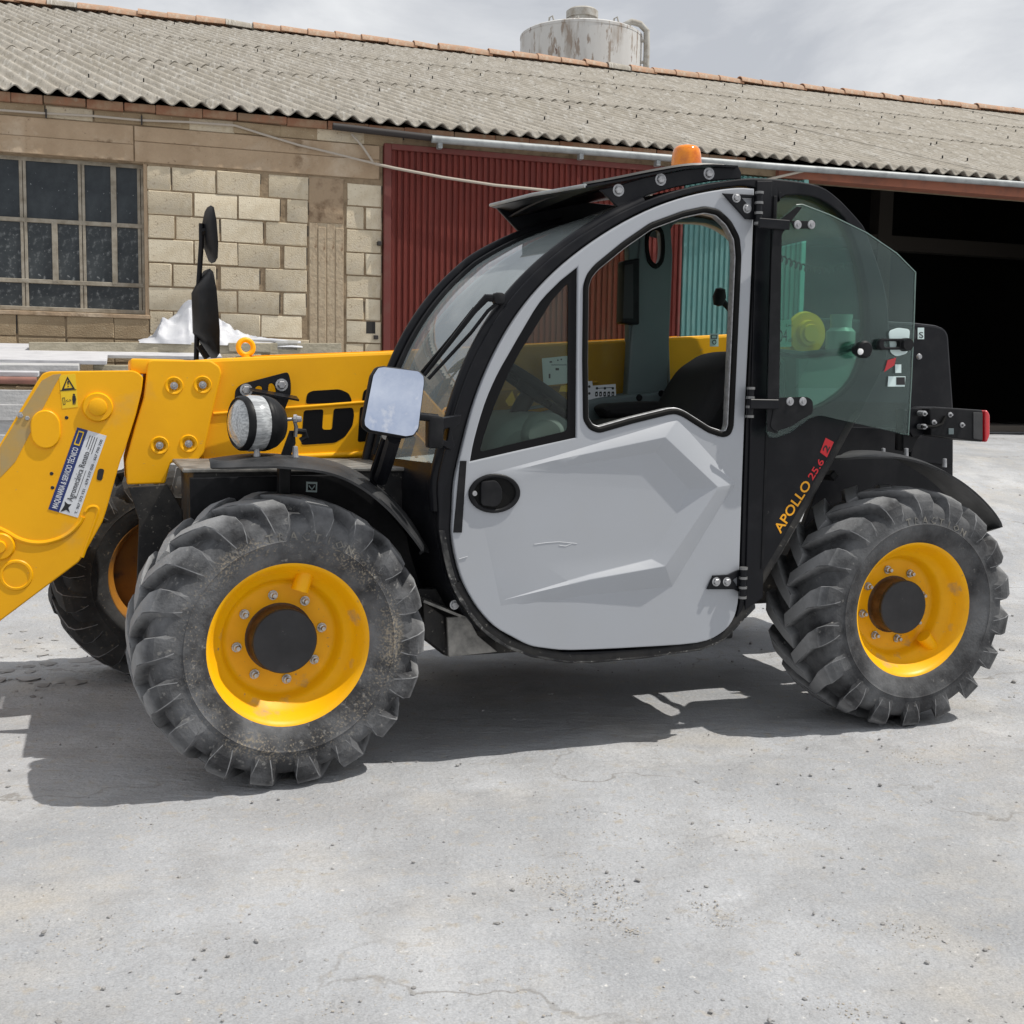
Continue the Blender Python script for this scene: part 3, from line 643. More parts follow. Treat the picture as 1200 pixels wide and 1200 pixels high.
# cables
def cable(pts, r_=.012, name='cable', m='cable'): return tube(name, [B(x, y, d) for x, y, d in pts], r_, m, shed, 8)
cable([(-60, 125, -.03), (0, 129, -.03), (55, 133, -.03), (110, 136, -.03), (165, 141, -.03), (220, 143, -.03), (275, 147, -.03), (310, 158, -.03), (350, 170, -.03), (380, 177, -.04), (440, 192, -.06)], .0095)
cable([(440, 192, -.06), (462, 197, -.10), (520, 208, -.12), (580, 217, -.13), (640, 223, -.14), (720, 230, -.14), (800, 230, -.14), (880, 215, -.13), (960, 196, -.1)], .0125)
cable([(412, 157, -.05), (425, 172, -.06), (437, 190, -.06)], .010)
for px, py in ((54, 133), (166, 141)):
    p = B(px, py, -.035); wbox('cable_clip', p.x - .006, p.x + .006, p.z - .035, p.z + .035, -.045, -.02, 'rail_dark', .001)
for px, py in ((444, 285), (440, 395)):
    p = B(px, py, -.03); wbox('hook', p.x - .015, p.x + .02, p.z - .02, p.z + .015, -.06, -.0, 'rail_dark', .003)

# ------------------------------------------------------------------ weathered tank behind the roof
mat('tank_white', (.60, .60, .59), .6, col2=(.48, .47, .46), nscale=1.2, lo=.35, hi=.7, specks=[((.36, .33, .30), 3.0, .52, .66, 12), ((.30, .25, .21), 7, .56, .62, 13), ((.17, .11, .085), 9, .625, .655, 13)], stretch=(1, 1, .26))
mat('tank_pipe', (.42, .41, .38), .7, col2=(.3, .27, .23), nscale=7)
TC = BO + BX * 8.4 + BY * 13.5
dd = ray(681, 60); kk = 24.0; tp = CAMP + dd * kk
wpx = kk / FPX
tank = empty('tank', (tp.x, tp.y, 0)); tag(tank, 'weathered white cylindrical tank with rust streaks rising behind the roof ridge', 'tank')
TR = 71.5 * wpx; ztop = (CAMP + ray(681, 27) * kk).z - .33; TP = ztop
rev('shell', [(0, 3.5), (TR, 3.5), (TR, ztop - .05), (TR * 1.005, ztop - .05), (TR * 1.005, ztop), (TR * .97, ztop + .03), (0, ztop + .16)], (0, 0, 0), (0, 0, 1), 'tank_white', tank, 64)
rev('lid', [(0, .0), (.30, .0), (.30, .12), (.33, .12), (.33, .26), (.28, .30), (0, .30)], (0, -.1, ztop + .24), (0, 0, 1), 'tank_pipe', tank, 32)
for a in range(4):
    ang = a * math.pi / 2 + .6; tube('leg', [(math.cos(ang) * TR * .9, math.sin(ang) * TR * .9, .2), (math.cos(ang) * TR * .9, math.sin(ang) * TR * .9, 3.6)], .09, 'tank_pipe', tank, 10)
tube('fill_pipe', [(TR * .62, -.5, ztop - .02), (TR * .66, -.52, ztop + .12), (TR * .78, -.5, ztop + .2), (TR * .92, -.45, ztop + .17), (TR * 1.03, -.4, ztop + .05), (TR * 1.04, -.4, ztop - .3), (TR * 1.04, -.4, ztop - 3.2)], .065, 'tank_pipe', tank, 12)
for k in range(4): box('pipe_bracket', (TR * 1.0, -.42, ztop - .15 - k * .42), (.16, .05, .05), 'tank_pipe', tank)
for x in (-.5, -.1, .52):
    tube('lifting_lug', [(TR * x - .07, -TR * .7, ztop - .02), (TR * x - .06, -TR * .7, ztop + .13), (TR * x + .0, -TR * .7, ztop + .17), (TR * x + .06, -TR * .7, ztop - .02)], .018, 'tank_pipe', tank, 8)

# ------------------------------------------------------------------ timber and boards stacked by the wall
mat('board_grey', (.50, .50, .50), .9, col2=(.38, .38, .38), nscale=4, lo=.4, hi=.65, bump=.4, stretch=(1.2, 10, 10), specks=[((.18, .17, .16), 30, .64, .73, 6)])
mat('board_white', (.56, .56, .58), .8, col2=(.42, .42, .44), nscale=6, stretch=(1, 6, 6))
mat('timber', (.42, .38, .29), .9, col2=(.30, .27, .20), nscale=5, lo=.42, hi=.65, bump=.4, stretch=(2, 10, 10))
mat('pole_red', (.28, .13, .10), .7, col2=(.2, .1, .08), nscale=6)
mat('plastic_sheet', (.56, .57, .60), .5, col2=(.47, .48, .52), nscale=9)
mat('clear_plastic', (.5, .5, .48), .25, col2=(.42, .41, .38), nscale=10)
def wpt(s, d, z): return BO + BX * s + BY * d + Vector((0, 0, z))
def plank(px0, py, px1, py2, d, h, wdt, m, label, name='plank', tilt=0., cat='plank', dz=0.):
    a, b = B(px0, py, d), B(px1, py2, d); L = (b - a).length
    bm = bmesh.new(); add_box(bm, (L / 2, wdt / 2, -h / 2), (L, wdt, h), None, .004)
    for v in bm.verts: v.co.z += .006 * noise.noise(Vector((v.co.x * 1.1, d * 3, py * .2)))
    o = link(name, mesh_of(bm), m, None, wpt(a.x, d, a.z + dz), 30)
    o.rotation_euler = Matrix.Rotation(WALL_YAW, 3, 'Z').__matmul__(Matrix.Rotation(-math.atan2(b.z - a.z, b.x - a.x), 3, 'Y')).__matmul__(Matrix.Rotation(tilt, 3, 'X')).to_euler()
    return tag(o, label, cat, 'boards stacked against the warehouse wall')
hb = .112
plank(-260, 452, 150, 459, -1.47, hb, .30, 'board_grey', 'uppermost thick grey board of the front stack, left of the yellow boom head')
plank(-260, 469.5, 140, 476.5, -1.48, hb, .30, 'board_grey', 'second thick grey board down in the front stack')
plank(-260, 487, 120, 494, -1.46, hb, .30, 'board_grey', 'third thick grey board down in the front stack')
plank(-260, 504.5, 110, 511, -1.49, hb, .30, 'board_grey', 'fourth thick grey board down, partly behind the yellow boom head')
plank(-260, 522, 100, 528, -1.47, hb, .32, 'board_grey', 'lowest visible grey board of the front stack')
def trestle(px, py, d, wd, dp, label, name='trestle'):
    p = B(px, py, d); q = wpt(p.x, d + dp / 2, 0); zg = ground_z(q.x, q.y) - .03
    o = box(name, wpt(p.x, d + dp / 2, (p.z + zg) / 2), (wd, dp, p.z - zg), 'timber', None, None, .006); o.rotation_euler = (0, 0, WALL_YAW); tag(o, label, 'trestle')
trestle(20, 542, -1.44, 1.0, .26, 'rough timber block carrying the front stack of grey boards')
trestle(150, 428, -.92, .5, .36, 'timber block carrying the white boards behind the boom head')
trestle(300, 418, -.60, .3, .2, 'timber block under the right end of the tan beam')
a, b = B(-260, 442, -1.42), B(43, 446, -1.42)
tag(tube('pole', [wpt(a.x, -1.42, a.z), wpt(b.x, -1.42, b.z)], .026, 'pole_red', None, 14), 'thin reddish pole lying along the edge of the grey boards', 'pole', 'boards stacked against the warehouse wall')
plank(-260, 433, 45, 436, -1.38, .035, .34, 'board_white', 'sunlit white board just above the reddish pole', tilt=R(6))
plank(-260, 425, 92, 428, -1.30, .05, .30, 'board_grey', 'thin grey board under the white boards beside the boom head', tilt=R(6))
plank(-260, 417, 125, 423, -1.15, .03, .42, 'board_white', 'wide white board sloping down behind the yellow boom head', tilt=R(9))
plank(-200, 411, 260, 417, -.80, .028, .34, 'board_white', 'long white board reaching right to the eye bolt', tilt=R(9))
plank(-120, 405, 36, 407.5, -.50, .03, .25, 'board_white', 'short white board left of the long tan beam', tilt=R(9))
plank(33.5, 400.5, 400, 402, -.62, .085, .12, 'timber', 'long tan squared beam lying under the white plastic sheet', 'beam', cat='beam')
plank(268, 401.5, 318, 402.5, -.66, .07, .09, 'timber', 'short dark wood block behind the yellow eye bolt', 'wood_block', cat='wood')
# crumpled plastic sheet
def heap():
    bm = bmesh.new(); N, Mn = 90, 40; g = []
    L = B(352, 402, -.5).x - B(163, 402, -.5).x
    prof = [(0, .02), (.09, .07), (.20, .25), (.27, .30), (.38, .31), (.47, .20), (.58, .12), (.72, .07), (.9, .035), (1, .02)]
    for i in range(N + 1):
        u = i / N
        for (a0, h0), (a1, h1) in zip(prof, prof[1:]):
            if a0 <= u <= a1: h = h0 + (h1 - h0) * (u - a0) / (a1 - a0)
        row = []
        for j in range(Mn + 1):
            v = j / Mn; f = math.sin(math.pi * min(1, v * 1.02)) ** .7 if v < .98 else 0
            p = Vector((u * L * 3.2, v * 1.6, 0))
            w = abs(noise.noise(p * 1.6)) * .8 + abs(noise.noise(p * 3.2 + Vector((3, 1, 2)))) * .35
            row.append(bm.verts.new((u * L + .05 * noise.noise(p * 2), (v - .5) * .42 + .05 * noise.noise(p * 1.7 + Vector((9, 0, 0))), h * f * (1.22 - w * 1.15) + .012 * f)))
        g.append(row)
    for A, C in zip(g, g[1:]):
        for j in range(Mn): bm.faces.new((A[j], C[j], C[j + 1], A[j + 1]))
    bmesh.ops.recalc_face_normals(bm, faces=bm.faces)
    return mesh_of(bm), L
hm, L_ = heap(); p = B(163, 402.5, -.5)
o = link('plastic_sheet', hm, 'plastic_sheet', None, wpt(p.x, -.42, p.z), 0); o.rotation_euler = (0, 0, WALL_YAW); hm.shade_smooth(); hm.set_sharp_from_angle(angle=R(32))
tag(o, 'crumpled white plastic sheet heaped on the tan beam below the block wall', 'plastic sheet')
p = B(316, 401, -.5)
o = box('plastic_tray', wpt(p.x + .13, -.55, p.z - .03), (.20, .14, .10), 'clear_plastic', None, None, .02); o.rotation_euler = (0, 0, WALL_YAW)
tag(o, 'small clear plastic tray at the right end of the tan beam', 'tray')
a, b = B(282, 398, -.6), B(352, 402.5, -.6)
tag(tube('plastic_tube', [wpt(a.x, -.6, a.z), wpt((a.x + b.x) / 2, -.6, (a.z + b.z) / 2 + .01), wpt(b.x, -.6, b.z)], [.010, .016, .020], 'plastic_sheet', None, 12), 'white plastic tube lying right of the plastic sheet', 'tube')
# dark planks on the shed floor
for i, (px, py, w, lab) in enumerate(((1050, 478, 1.5, 'farthest dark plank lying on the shed floor'), (1105, 488, 1.7, 'middle dark plank lying on the shed floor'), (1130, 499, 2.0, 'nearest dark plank lying just inside the shed opening'))):
    p = B(px, py, 2.4 - i * .9); q = wpt(p.x, p.y, 0); zg = ground_z(q.x, q.y)
    o = box('plank', (q.x + w / 2, q.y + w * .16, zg + .04 + .01 * i), (w, .22, .07), 'render_dark', None, None, .004); o.rotation_euler = (0, 0, WALL_YAW + .05 * (i - 1)); tag(o, lab, 'plank', 'planks on the shed floor')

#PART3
# ------------------------------------------------------------------ telehandler
TH = empty('telehandler', VO, VEH_YAW)
tag(TH, 'yellow telehandler with a grey cab door and black mudguards parked in the yard', 'telehandler')

# --- wheels
def tyre_mesh():
    bm = bmesh.new()
    W = .30; c = W / 2
    half = [(.228, .012), (.232, -.006), (.250, -.018), (.280, -.030), (.296, -.034), (.300, -.0365), (.304, -.034), (.325, -.032), (.345, -.028), (.360, -.018), (.371, .002), (.378, .03), (.380, .075), (.381, .135)]
    prof = half + [(r_, W - .03 - y + .0) for r_, y in half[::-1]]
    prof = [(r_, y) for r_, y in half] + [(r_, .27 - y) for r_, y in half[::-1]]
    prof = spl(prof, 3)
    add_rev(bm, [(r_, -y) for r_, y in prof], (0, 0, 0), (0, -1, 0), 120)
    NL = 18
    st = [(.150, .383, .416, .30, .050, .036), (.105, .382, .418, .225, .050, .037), (.060, .381, .417, .145, .054, .040), (.018, .374, .414, .065, .062, .046), (-.012, .360, .402, .024, .072, .054), (-.024, .344, .378, .004, .074, .054), (-.031, .328, .348, -.004, .066, .044), (-.032, .314, .325, -.008, .054, .032)]
    yo = [0, 0, 0, -.002, -.006, -.008, -.006, -.002]           # how far the lug top leans out past its base
    for side in (0, 1):
        for k in range(NL):
            th0 = 2 * math.pi * (k + .5 * side) / NL; rings = []
            for (y, rb_, rt, lead, wb, wt), dy in zip(st, yo):
                th = th0 + lead; ring = []
                for r_, w, yy in ((rb_ - .012, -wb, y), (rt - .003, -wt - .0012, y + dy), (rt, -wt + .0028, y + dy), (rt, wt - .0028, y + dy), (rt - .003, wt + .0012, y + dy), (rb_ - .012, wb, y)):
                    a = th + w / 2 / .4 * 1.25; yv = yy if side == 0 else .27 - yy
                    # forward roll is anticlockwise as seen here (front of the machine to the left)
                    ring.append(bm.verts.new((r_ * math.cos(a), yv, r_ * math.sin(a))))
                rings.append(ring)
            for A, C in zip(rings, rings[1:]):
                for i in range(6):
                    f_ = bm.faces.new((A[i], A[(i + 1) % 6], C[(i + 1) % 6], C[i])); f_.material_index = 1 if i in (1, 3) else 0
            bm.faces.new(rings[0]); bm.faces.new(rings[-1])
    bmesh.ops.recalc_face_normals(bm, faces=bm.faces)
    return mesh_of(bm, 'tyre')
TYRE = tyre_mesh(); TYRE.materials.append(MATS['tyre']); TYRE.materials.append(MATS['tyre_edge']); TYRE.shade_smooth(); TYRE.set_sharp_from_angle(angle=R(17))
def rim_mesh():
    bm = bmesh.new()
    add_rev(bm, [(0, -.112), (.150, -.112), (.162, -.110), (.169, -.100), (.174, -.080), (.183, -.066), (.197, -.056), (.206, -.036), (.220, -.006), (.228, .005), (.234, .008), (.238, .004), (.238, -.006), (.225, -.012)], (0, 0, 0), (0, -1, 0), 72)
    add_rev(bm, [(.215, -.02), (.207, -.05), (.207, -.22), (.226, -.255), (.236, -.268), (.238, -.276), (.230, -.277), (.214, -.255), (.197, -.21), (.197, -.12), (.15, -.126), (0, -.126)], (0, 0, 0), (0, -1, 0), 72)
    bmesh.ops.recalc_face_normals(bm, faces=bm.faces); return mesh_of(bm, 'rim')
RIM = rim_mesh(); RIM.materials.append(MATS['rim_yellow']); RIM.shade_smooth(); RIM.set_sharp_from_angle(angle=R(50))
bm = bmesh.new(); add_rev(bm, [(0, -.046), (.091, -.046), (.094, -.049), (.094, -.06)], (0, 0, 0), (0, -1, 0), 40)
bmesh.ops.recalc_face_normals(bm, faces=bm.faces); CAP = mesh_of(bm, 'cap'); CAP.materials.append(MATS['hub_black'])
bm = bmesh.new(); add_rev(bm, [(.0935, -.058), (.0935, -.104), (.097, -.110), (.104, -.113)], (0, 0, 0), (0, -1, 0), 40)
bmesh.ops.recalc_face_normals(bm, faces=bm.faces); HUB = mesh_of(bm, 'hub'); HUB.materials.append(MATS['hub_rust'])
bm = bmesh.new(); add_rev(bm, [(0, .030), (.007, .030), (.008, .027), (.008, .018), (.0125, .016), (.0125, .004), (.017, .004), (.017, 0)], (0, 0, 0), (0, -1, 0), 10)
bmesh.ops.recalc_face_normals(bm, faces=bm.faces); NUT = mesh_of(bm, 'nut'); NUT.materials.append(MATS['steel']); NUT.shade_smooth(); NUT.set_sharp_from_angle(angle=R(30))
bm = bmesh.new(); add_tube(bm, [(.205, .062, 0), (.150, .062, 0)], [.024, .026], 16); bmesh.ops.recalc_face_normals(bm, faces=bm.faces)
GUARD = mesh_of(bm, 'guard'); GUARD.materials.append(MATS['rim_yellow']); GUARD.shade_smooth(); GUARD.set_sharp_from_angle(angle=R(30))
bm = bmesh.new(); add_rev(bm, [(.100, -.1285), (.146, -.1285), (.150, -.1305)], (0, 0, 0), (0, -1, 0), 4); bm.free()
def letters_arc(s, rad, y, h, mid, step):
    """raised lettering round the sidewall, reading clockwise, centred on angle mid"""
    bm = bmesh.new()
    for i, ch in enumerate(s):
        if ch == ' ': continue
        me = text_mesh(ch, offset=.01, res=1); a = mid - (i - (len(s) - 1) / 2) * step
        w = max(v.co.x for v in me.vertices) / 2
        for v in me.vertices:
            tx, ty = (v.co.x - w) * h, (v.co.y) * h + rad
            rr0 = Vector((math.cos(a), math.sin(a))) * ty + Vector((math.sin(a), -math.cos(a))) * tx
            v.co = (rr0.x, y - (.003 if v.co.z > 0 else -.002), rr0.y)
        bm.from_mesh(me); bpy.data.meshes.remove(me)
    bmesh.ops.recalc_face_normals(bm, faces=bm.faces); return mesh_of(bm, 'lettering')
mat('tyre_letters', (.10, .10, .10), .85, col2=(.20, .19, .17), nscale=40, lo=.4, hi=.6)
LET = letters_arc('TRACTION', .302, -.032, .034, R(80), R(6.2)); LET.materials.append(MATS['tyre_letters'])
def wheel(loc, rz, roll, guard, far=False, tm_=None):
    w = bpy.data.objects.new('wheel', RIM); COL.objects.link(w); w.parent = TH; w.location = loc; w.rotation_euler = (0, 0, rz + (math.pi if far else 0))
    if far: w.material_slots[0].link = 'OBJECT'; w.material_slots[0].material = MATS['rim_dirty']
    def ch(name, me, pos=(0, 0, 0), ry=0.):
        o = bpy.data.objects.new(name, me); COL.objects.link(o); o.parent = w; o.location = pos; o.rotation_euler = (0, ry, 0); return o
    ty = ch('tyre', TYRE, ry=roll)
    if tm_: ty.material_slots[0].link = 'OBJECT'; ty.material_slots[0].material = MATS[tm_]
    ch('hub_cap', CAP); ch('hub', HUB)
    if not far: ch('tyre_lettering', LET, ry=roll * 0)
    for k in range(8):
        a = 2 * math.pi * k / 8 + roll * .5 + .12; ch('wheel_nut', NUT, (.127 * math.cos(a), .111, .127 * math.sin(a)), ry=a * 1.7).scale = (.85, .85, .85)
    ch('valve_guard', GUARD, ry=-guard)
    return w
RT = .415
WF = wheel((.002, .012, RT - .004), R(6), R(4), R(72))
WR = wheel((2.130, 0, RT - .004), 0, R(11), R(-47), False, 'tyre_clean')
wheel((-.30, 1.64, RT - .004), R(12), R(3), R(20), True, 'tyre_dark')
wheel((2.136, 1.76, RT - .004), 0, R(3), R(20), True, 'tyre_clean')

# --- cab side frame (outline seen from the side)
ring_px = [(514, 600), (514, 622), (520, 654), (530, 688), (548, 718), (566, 740), (592, 758), (622, 769), (663, 776), (690, 776), (759, 770), (821, 761), (847, 750), (869, 728), (891, 688), (920, 640), (951, 585), (984, 527), (1000, 498), (1008, 487), (1024, 455), (1037, 428), (1041, 409), (1042, 383), (1040, 353), (1032, 319), (1021, 287), (1015, 271), (1011, 263), (997, 247), (981, 231), (960, 217.5), (920, 210.5), (880, 208.5), (843, 208.5), (801, 212.5), (758, 222), (719, 240), (673, 273), (633, 303.5), (607, 330), (592, 350), (573, 377), (557, 407), (540, 440), (526, 485), (517, 530), (513, 565)]
YC = .055
def soften(L, a, b, it=4):
    i0, i1 = L.index(a), L.index(b); L = [tuple(map(float, p)) for p in L]
    for _ in range(it):
        for i in range(i0 + 1, i1):
            L[i] = (L[i][0] * .5 + (L[i - 1][0] + L[i + 1][0]) * .25, L[i][1] * .5 + (L[i - 1][1] + L[i + 1][1]) * .25)
    return L
ring_px = soften(ring_px, (880, 208.5), (513, 565), 5)
RING0 = vz(ring_px, YC); RING = RING0; RINGS = spl(RING0, 3, True)
door_px = [(531, 600), (530, 626), (535, 656), (544, 684), (560, 712), (580, 734), (600, 746), (620, 756), (638, 759.5), (671, 762), (751, 758.5), (817, 753.5), (843, 743.5), (858, 728.5), (865, 706), (866.5, 670), (870, 562), (874, 462), (879.5, 350), (884, 232), (884, 221), (865, 220), (843, 220.5), (815, 224), (772, 235), (730, 254), (695, 280), (657, 305.5), (623, 338), (607, 365), (590, 388), (573, 422), (557, 460), (547, 492), (538, 530), (533, 565)]
YD = .042
door_px = soften(door_px, (865, 220), (533, 565), 3)
door_px[door_px.index((884., 221.))] = (884, 221)
_k = door_px.index((884, 221)); _o = door_px[_k:] + door_px[:_k]
def door_outline(y): return spl(vz(_o, y), 3)
def grow(L, d):
    """push an outline outwards by d metres"""
    out = []; N = len(L); A = sum(L[i][0] * L[(i + 1) % N][1] - L[(i + 1) % N][0] * L[i][1] for i in range(N)); s = 1 if A > 0 else -1
    for i in range(N):
        a, b = Vector(L[i - 1]), Vector(L[(i + 1) % N]); t = (b - a).normalized(); out.append((L[i][0] + t.y * d * s, L[i][1] - t.x * d * s))
    return out
DOOR = door_outline(YD)
door_hole = grow(door_outline(YC), .006)
rear_win_px = [(911, 480), (911, 250), (914, 236), (922, 229), (950, 230), (972, 240), (990, 256), (1002, 280), (1011, 310), (1018, 352), (1019, 395), (1011, 430), (998, 452), (975, 470), (950, 480)]
RWIN = spl(vz(rear_win_px, YC), 2, True)
frame = plate('cab_frame', [RINGS, door_hole, RWIN], YC, .055, 'black_paint', TH, .005, 40)
# dusty lower edge strip, pillar plate and seam
sill_px = ring_px[3:20]
add_in = [V(p[0], p[1], YC) for p in sill_px]
tube('sill_tube', [(p.x * .985 + .02, YC + .012, p.z + .012) for p in add_in], .018, 'black_dusty', frame, 10)
lo_ = [p for p in spl(RING0[1:17], 4)]
lo_in = [(p[0] + (1.05 - p[0]) * .03, p[1] + (.85 - p[1]) * .032) for p in lo_]
plate('sill_dust', [lo_ + lo_in[::-1]], YC - .0035, .006, 'sill_dust', frame, .002)
bp = vz([(886, 212), (904, 212), (896, 520), (893, 700), (872, 715)], YC)
plate('b_pillar', [bp], YC - .007, .012, 'black_paint', frame, .003)
ln_px = vz([(899, 232), (901, 232), (891, 668), (889, 668)], YC)
plate('pillar_seam', [vz([(905, 230), (908.5, 230), (893, 666), (890, 666)], YC)], YC - .010, .006, 'black_plastic', frame, .002)
# far side: same outline, big window openings
YF = .735
far_hole = [(x, z) for x, z in grow(vz(door_px, YD), -.075) if z > .95]
RWF = [(x if x > 1.6 else x - .03, z) for x, z in RWIN] 
far_hole = fil([(p[0], p[1]) for p in far_hole], .02)
plate('far_cab_frame', [RING, far_hole, RWF], YF, .05, 'grey_trim', TH, .008, 40)
gq = plate('far_window', [grow(far_hole, .012)], YF + .03, .005, 'glass_far', TH, .001)
# roof skin, windshield, rear glass
i_w0, i_w1, i_r1 = 45, 36, 27
def arc(i0, i1, y, ins=.0, step=-1):
    pts = [RING[i % len(RING)] for i in range(i0, i1 + step, step)]; return [(p[0], y, p[1]) for p in pts]
nR = len(RING)
idx_ws = [0, 47, 46, 45, 44, 43, 42, 41, 40, 39, 38, 37, 36]
ws = spl([RING[i] for i in idx_ws], 4)
cx_, cz_ = 1.2, 1.0
def inset(p, d): 
    v = Vector((cx_ - p[0], cz_ - p[1])).normalized() * d; return (p[0] + v.x, p[1] + v.y)
ws_g = [inset(p, .012) for p in ws]
bul = [Vector((-(cx_ - p[0]), 0, -(cz_ - p[1]))).normalized() * .012 for p in ws_g]
def fwd(p, d=.06):
    w = max(0, min(1, (1.25 - p[0]) / .45)); return inset(p, -d * w)
z_glass = V(518, 552, .06).z
g0 = [i for i, p in enumerate(ws_g) if p[1] >= z_glass]
wsA, wsB, wb = [ws_g[i] for i in g0], [ws_g[i] for i in g0], [bul[i] for i in g0]
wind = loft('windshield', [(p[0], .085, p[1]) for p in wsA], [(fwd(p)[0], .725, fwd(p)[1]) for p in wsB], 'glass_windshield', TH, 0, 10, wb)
# black seal along both edges and at the foot of the glass
for y, d_ in ((.10, .006), (.705, .062)):
    tube('windshield_seal', [(fwd(p, d_)[0], y, fwd(p, d_)[1]) for p in wsA], .013, 'black_plastic', wind, 8)
tube('far_pillar', [(fwd(p, .066)[0], .742, fwd(p, .066)[1]) for p in ws], .019, 'black_paint', TH, 10)
tube('near_pillar', [(inset(p, .004)[0], .088, inset(p, .004)[1]) for p in ws], .022, 'black_paint', TH, 10)
low = [p for p in ws_g if p[1] <= z_glass + .02]
lowpts = [RING[i] for i in (5, 4, 3, 2, 1, 0)]
low_all = [(p[0] + .008, p[1]) for p in lowpts] + [p for p in low[1:]]
front = loft('front_panel', [(p[0], .09, p[1]) for p in low_all], [(fwd(p)[0], .76, fwd(p)[1]) for p in low_all], 'black_paint', TH, .012, 4, [Vector((-.02, 0, 0))] * len(low_all))
for y in (.16, .66): bolt((low_all[-1][0] - .02, y, low_all[-1][1] - .06), front, .8).rotation_euler = (0, 0, -math.pi / 2)
roof_i = list(range(36, 26, -1))
rf = spl([RING[i] for i in roof_i], 3)
loft('roof', [(p[0], .09, p[1] - .004) for p in rf], [(p[0], .75, p[1] - .004) for p in rf], 'black_paint', TH, .02, 6, [Vector((0, 0, .02))] * len(rf))
rg = spl([RING[i] for i in range(27, 19, -1)], 3)
loft('rear_window', [(p[0] - .012, .09, p[1]) for p in rg], [(p[0] - .012, .75, p[1]) for p in rg], 'glass_rear', TH, 0, 4)
rl = [RING[i] for i in range(18, 12, -1)]
loft('rear_panel', [(p[0] - .012, .10, p[1]) for p in rl], [(p[0] - .012, .75, p[1]) for p in rl], 'black_paint', TH, .012)
bt = [RING[i] for i in range(13, 4, -1)]
loft('cab_floor', [(p[0], .10, p[1] + .02) for p in bt], [(p[0], .75, p[1] + .02) for p in bt], 'black_dusty', TH, .015)
rq = plate('rear_quarter_window', [grow(RWIN, .010)], YC + .030, .005, 'glass_green', TH, .001)

# --- door
tri_px = [(677, 313), (675.5, 513), (612, 527), (551, 541), (556, 515), (568, 474), (582, 441), (597, 414), (612, 388), (633, 354), (657, 329)]
opn_px = [(684, 492), (683, 420), (684, 335), (688, 322), (697, 311), (730, 284), (762, 262), (800, 248), (826, 242.5), (842, 246), (856, 259), (866, 278), (868, 300), (864, 390), (859, 500), (855, 510), (847, 512), (830, 506.5), (800, 487.5), (792, 484.5), (785, 485), (740, 496), (702, 507), (691, 503)]
r0_px = [(552, 560), (640, 537), (795, 491), (863, 567), (846, 592), (788, 688), (690, 698), (585, 714)]
r1_px = [(556, 563), (645, 540), (775, 512), (836, 570), (822, 592), (775, 662), (690, 678), (590, 703)]
r2_px = [(606, 566), (660, 547), (768, 530), (807, 573), (797, 594), (763, 655), (690, 673), (640, 688)]
TRI, OPN, R0, R1, R2 = (vz(q, YD) for q in (tri_px, opn_px, r0_px, r1_px, r2_px))
TRI = TRI[:3] + spl(TRI[3:], 3); OPN = fil(OPN, .012, 3)
door = plate('door', [DOOR, TRI, OPN], YD, .034, 'silver', TH, .004, 32)
bm = bmesh.new()
def sq(L, dep, s=1): return [bm.verts.new((p[0], YD - d, p[1])) for p, d in zip(L, dep)]
def inter(L, n):      # finer points along each edge for smoother facets
    out = []
    for i in range(len(L)):
        a, b = L[i], L[(i + 1) % len(L)]
        for k in range(n): out.append((a[0] + (b[0] - a[0]) * k / n, a[1] + (b[1] - a[1]) * k / n))
    return out
def interd(D, n): return [D[i] + (D[(i + 1) % len(D)] - D[i]) * k / n for i in range(len(D)) for k in range(n)]
n_ = 4
r0v = sq(inter(R0, n_), interd([-.0006] * 8, n_))
d0 = [-.0004] * 8; d1 = [.0, .009, .027, .031, .031, .027, .015, .001]; d2 = [.0016, .0018, .0022, .0024, .0024, .0024, .0020, .0016]
r1v = sq(inter(R1, n_), interd(d1, n_)); r2v = sq(inter(R2, n_), interd(d2, n_))
for A, C in ((r0v, r1v), (r1v, r2v)):
    for i in range(len(A)): bm.faces.new((A[i], A[(i + 1) % len(A)], C[(i + 1) % len(A)], C[i]))
tri = tessellate_polygon([[v.co.copy() for v in r2v]])
for t_ in tri: bm.faces.new([r2v[k] for k in t_])
bmesh.ops.recalc_face_normals(bm, faces=bm.faces)
for f in bm.faces: f.normal_update()
if sum(f.normal.y * f.calc_area() for f in bm.faces) > 0: bmesh.ops.reverse_faces(bm, faces=bm.faces)
bmesh.ops.bevel(bm, geom=[e for e in bm.edges if not e.is_boundary and e.calc_face_angle(0) > .28 and min(v.co.x for v in e.verts) > V(655, 600, YD).x], offset=.0022, segments=2, affect='EDGES', profile=.5)
link('door_relief', mesh_of(bm), 'silver', door, None, 30)
# black rubber behind the door gap, door inner skin
plate('door_seal', [grow(DOOR, .004), grow(DOOR, -.02)], YD + .020, .016, 'rubber', door, .002)
plate('inner_skin', [grow(DOOR, -.012), grow(TRI, .004), grow(OPN, .004)], YD + .036, .012, 'black_plastic', door, .002)
# front quarter window with black border
fr_in = fil(vz([(667, 331), (666, 505), (612, 518), (563, 530), (569, 508), (581, 474), (595, 442), (610, 413), (627, 386), (648, 352)], YD), .012, 2)
qw = plate('quarter_window', [TRI], YD + .012, .005, 'glass_quarter', door, .001)
plate('window_border', [grow(TRI, .001), fr_in], YD + .008, .004, 'decal_black', qw, .0008)
# rubber of the open half
opn_in = grow(OPN, -.016)
plate('opening_seal', [grow(OPN, .002), opn_in], YD - .006, .030, 'rubber', door, .006, 50)
plate('opening_trim', [grow(OPN, -.0135), grow(OPN, -.019)], YD + .004, .03, 'zinc', door, .002, 50)
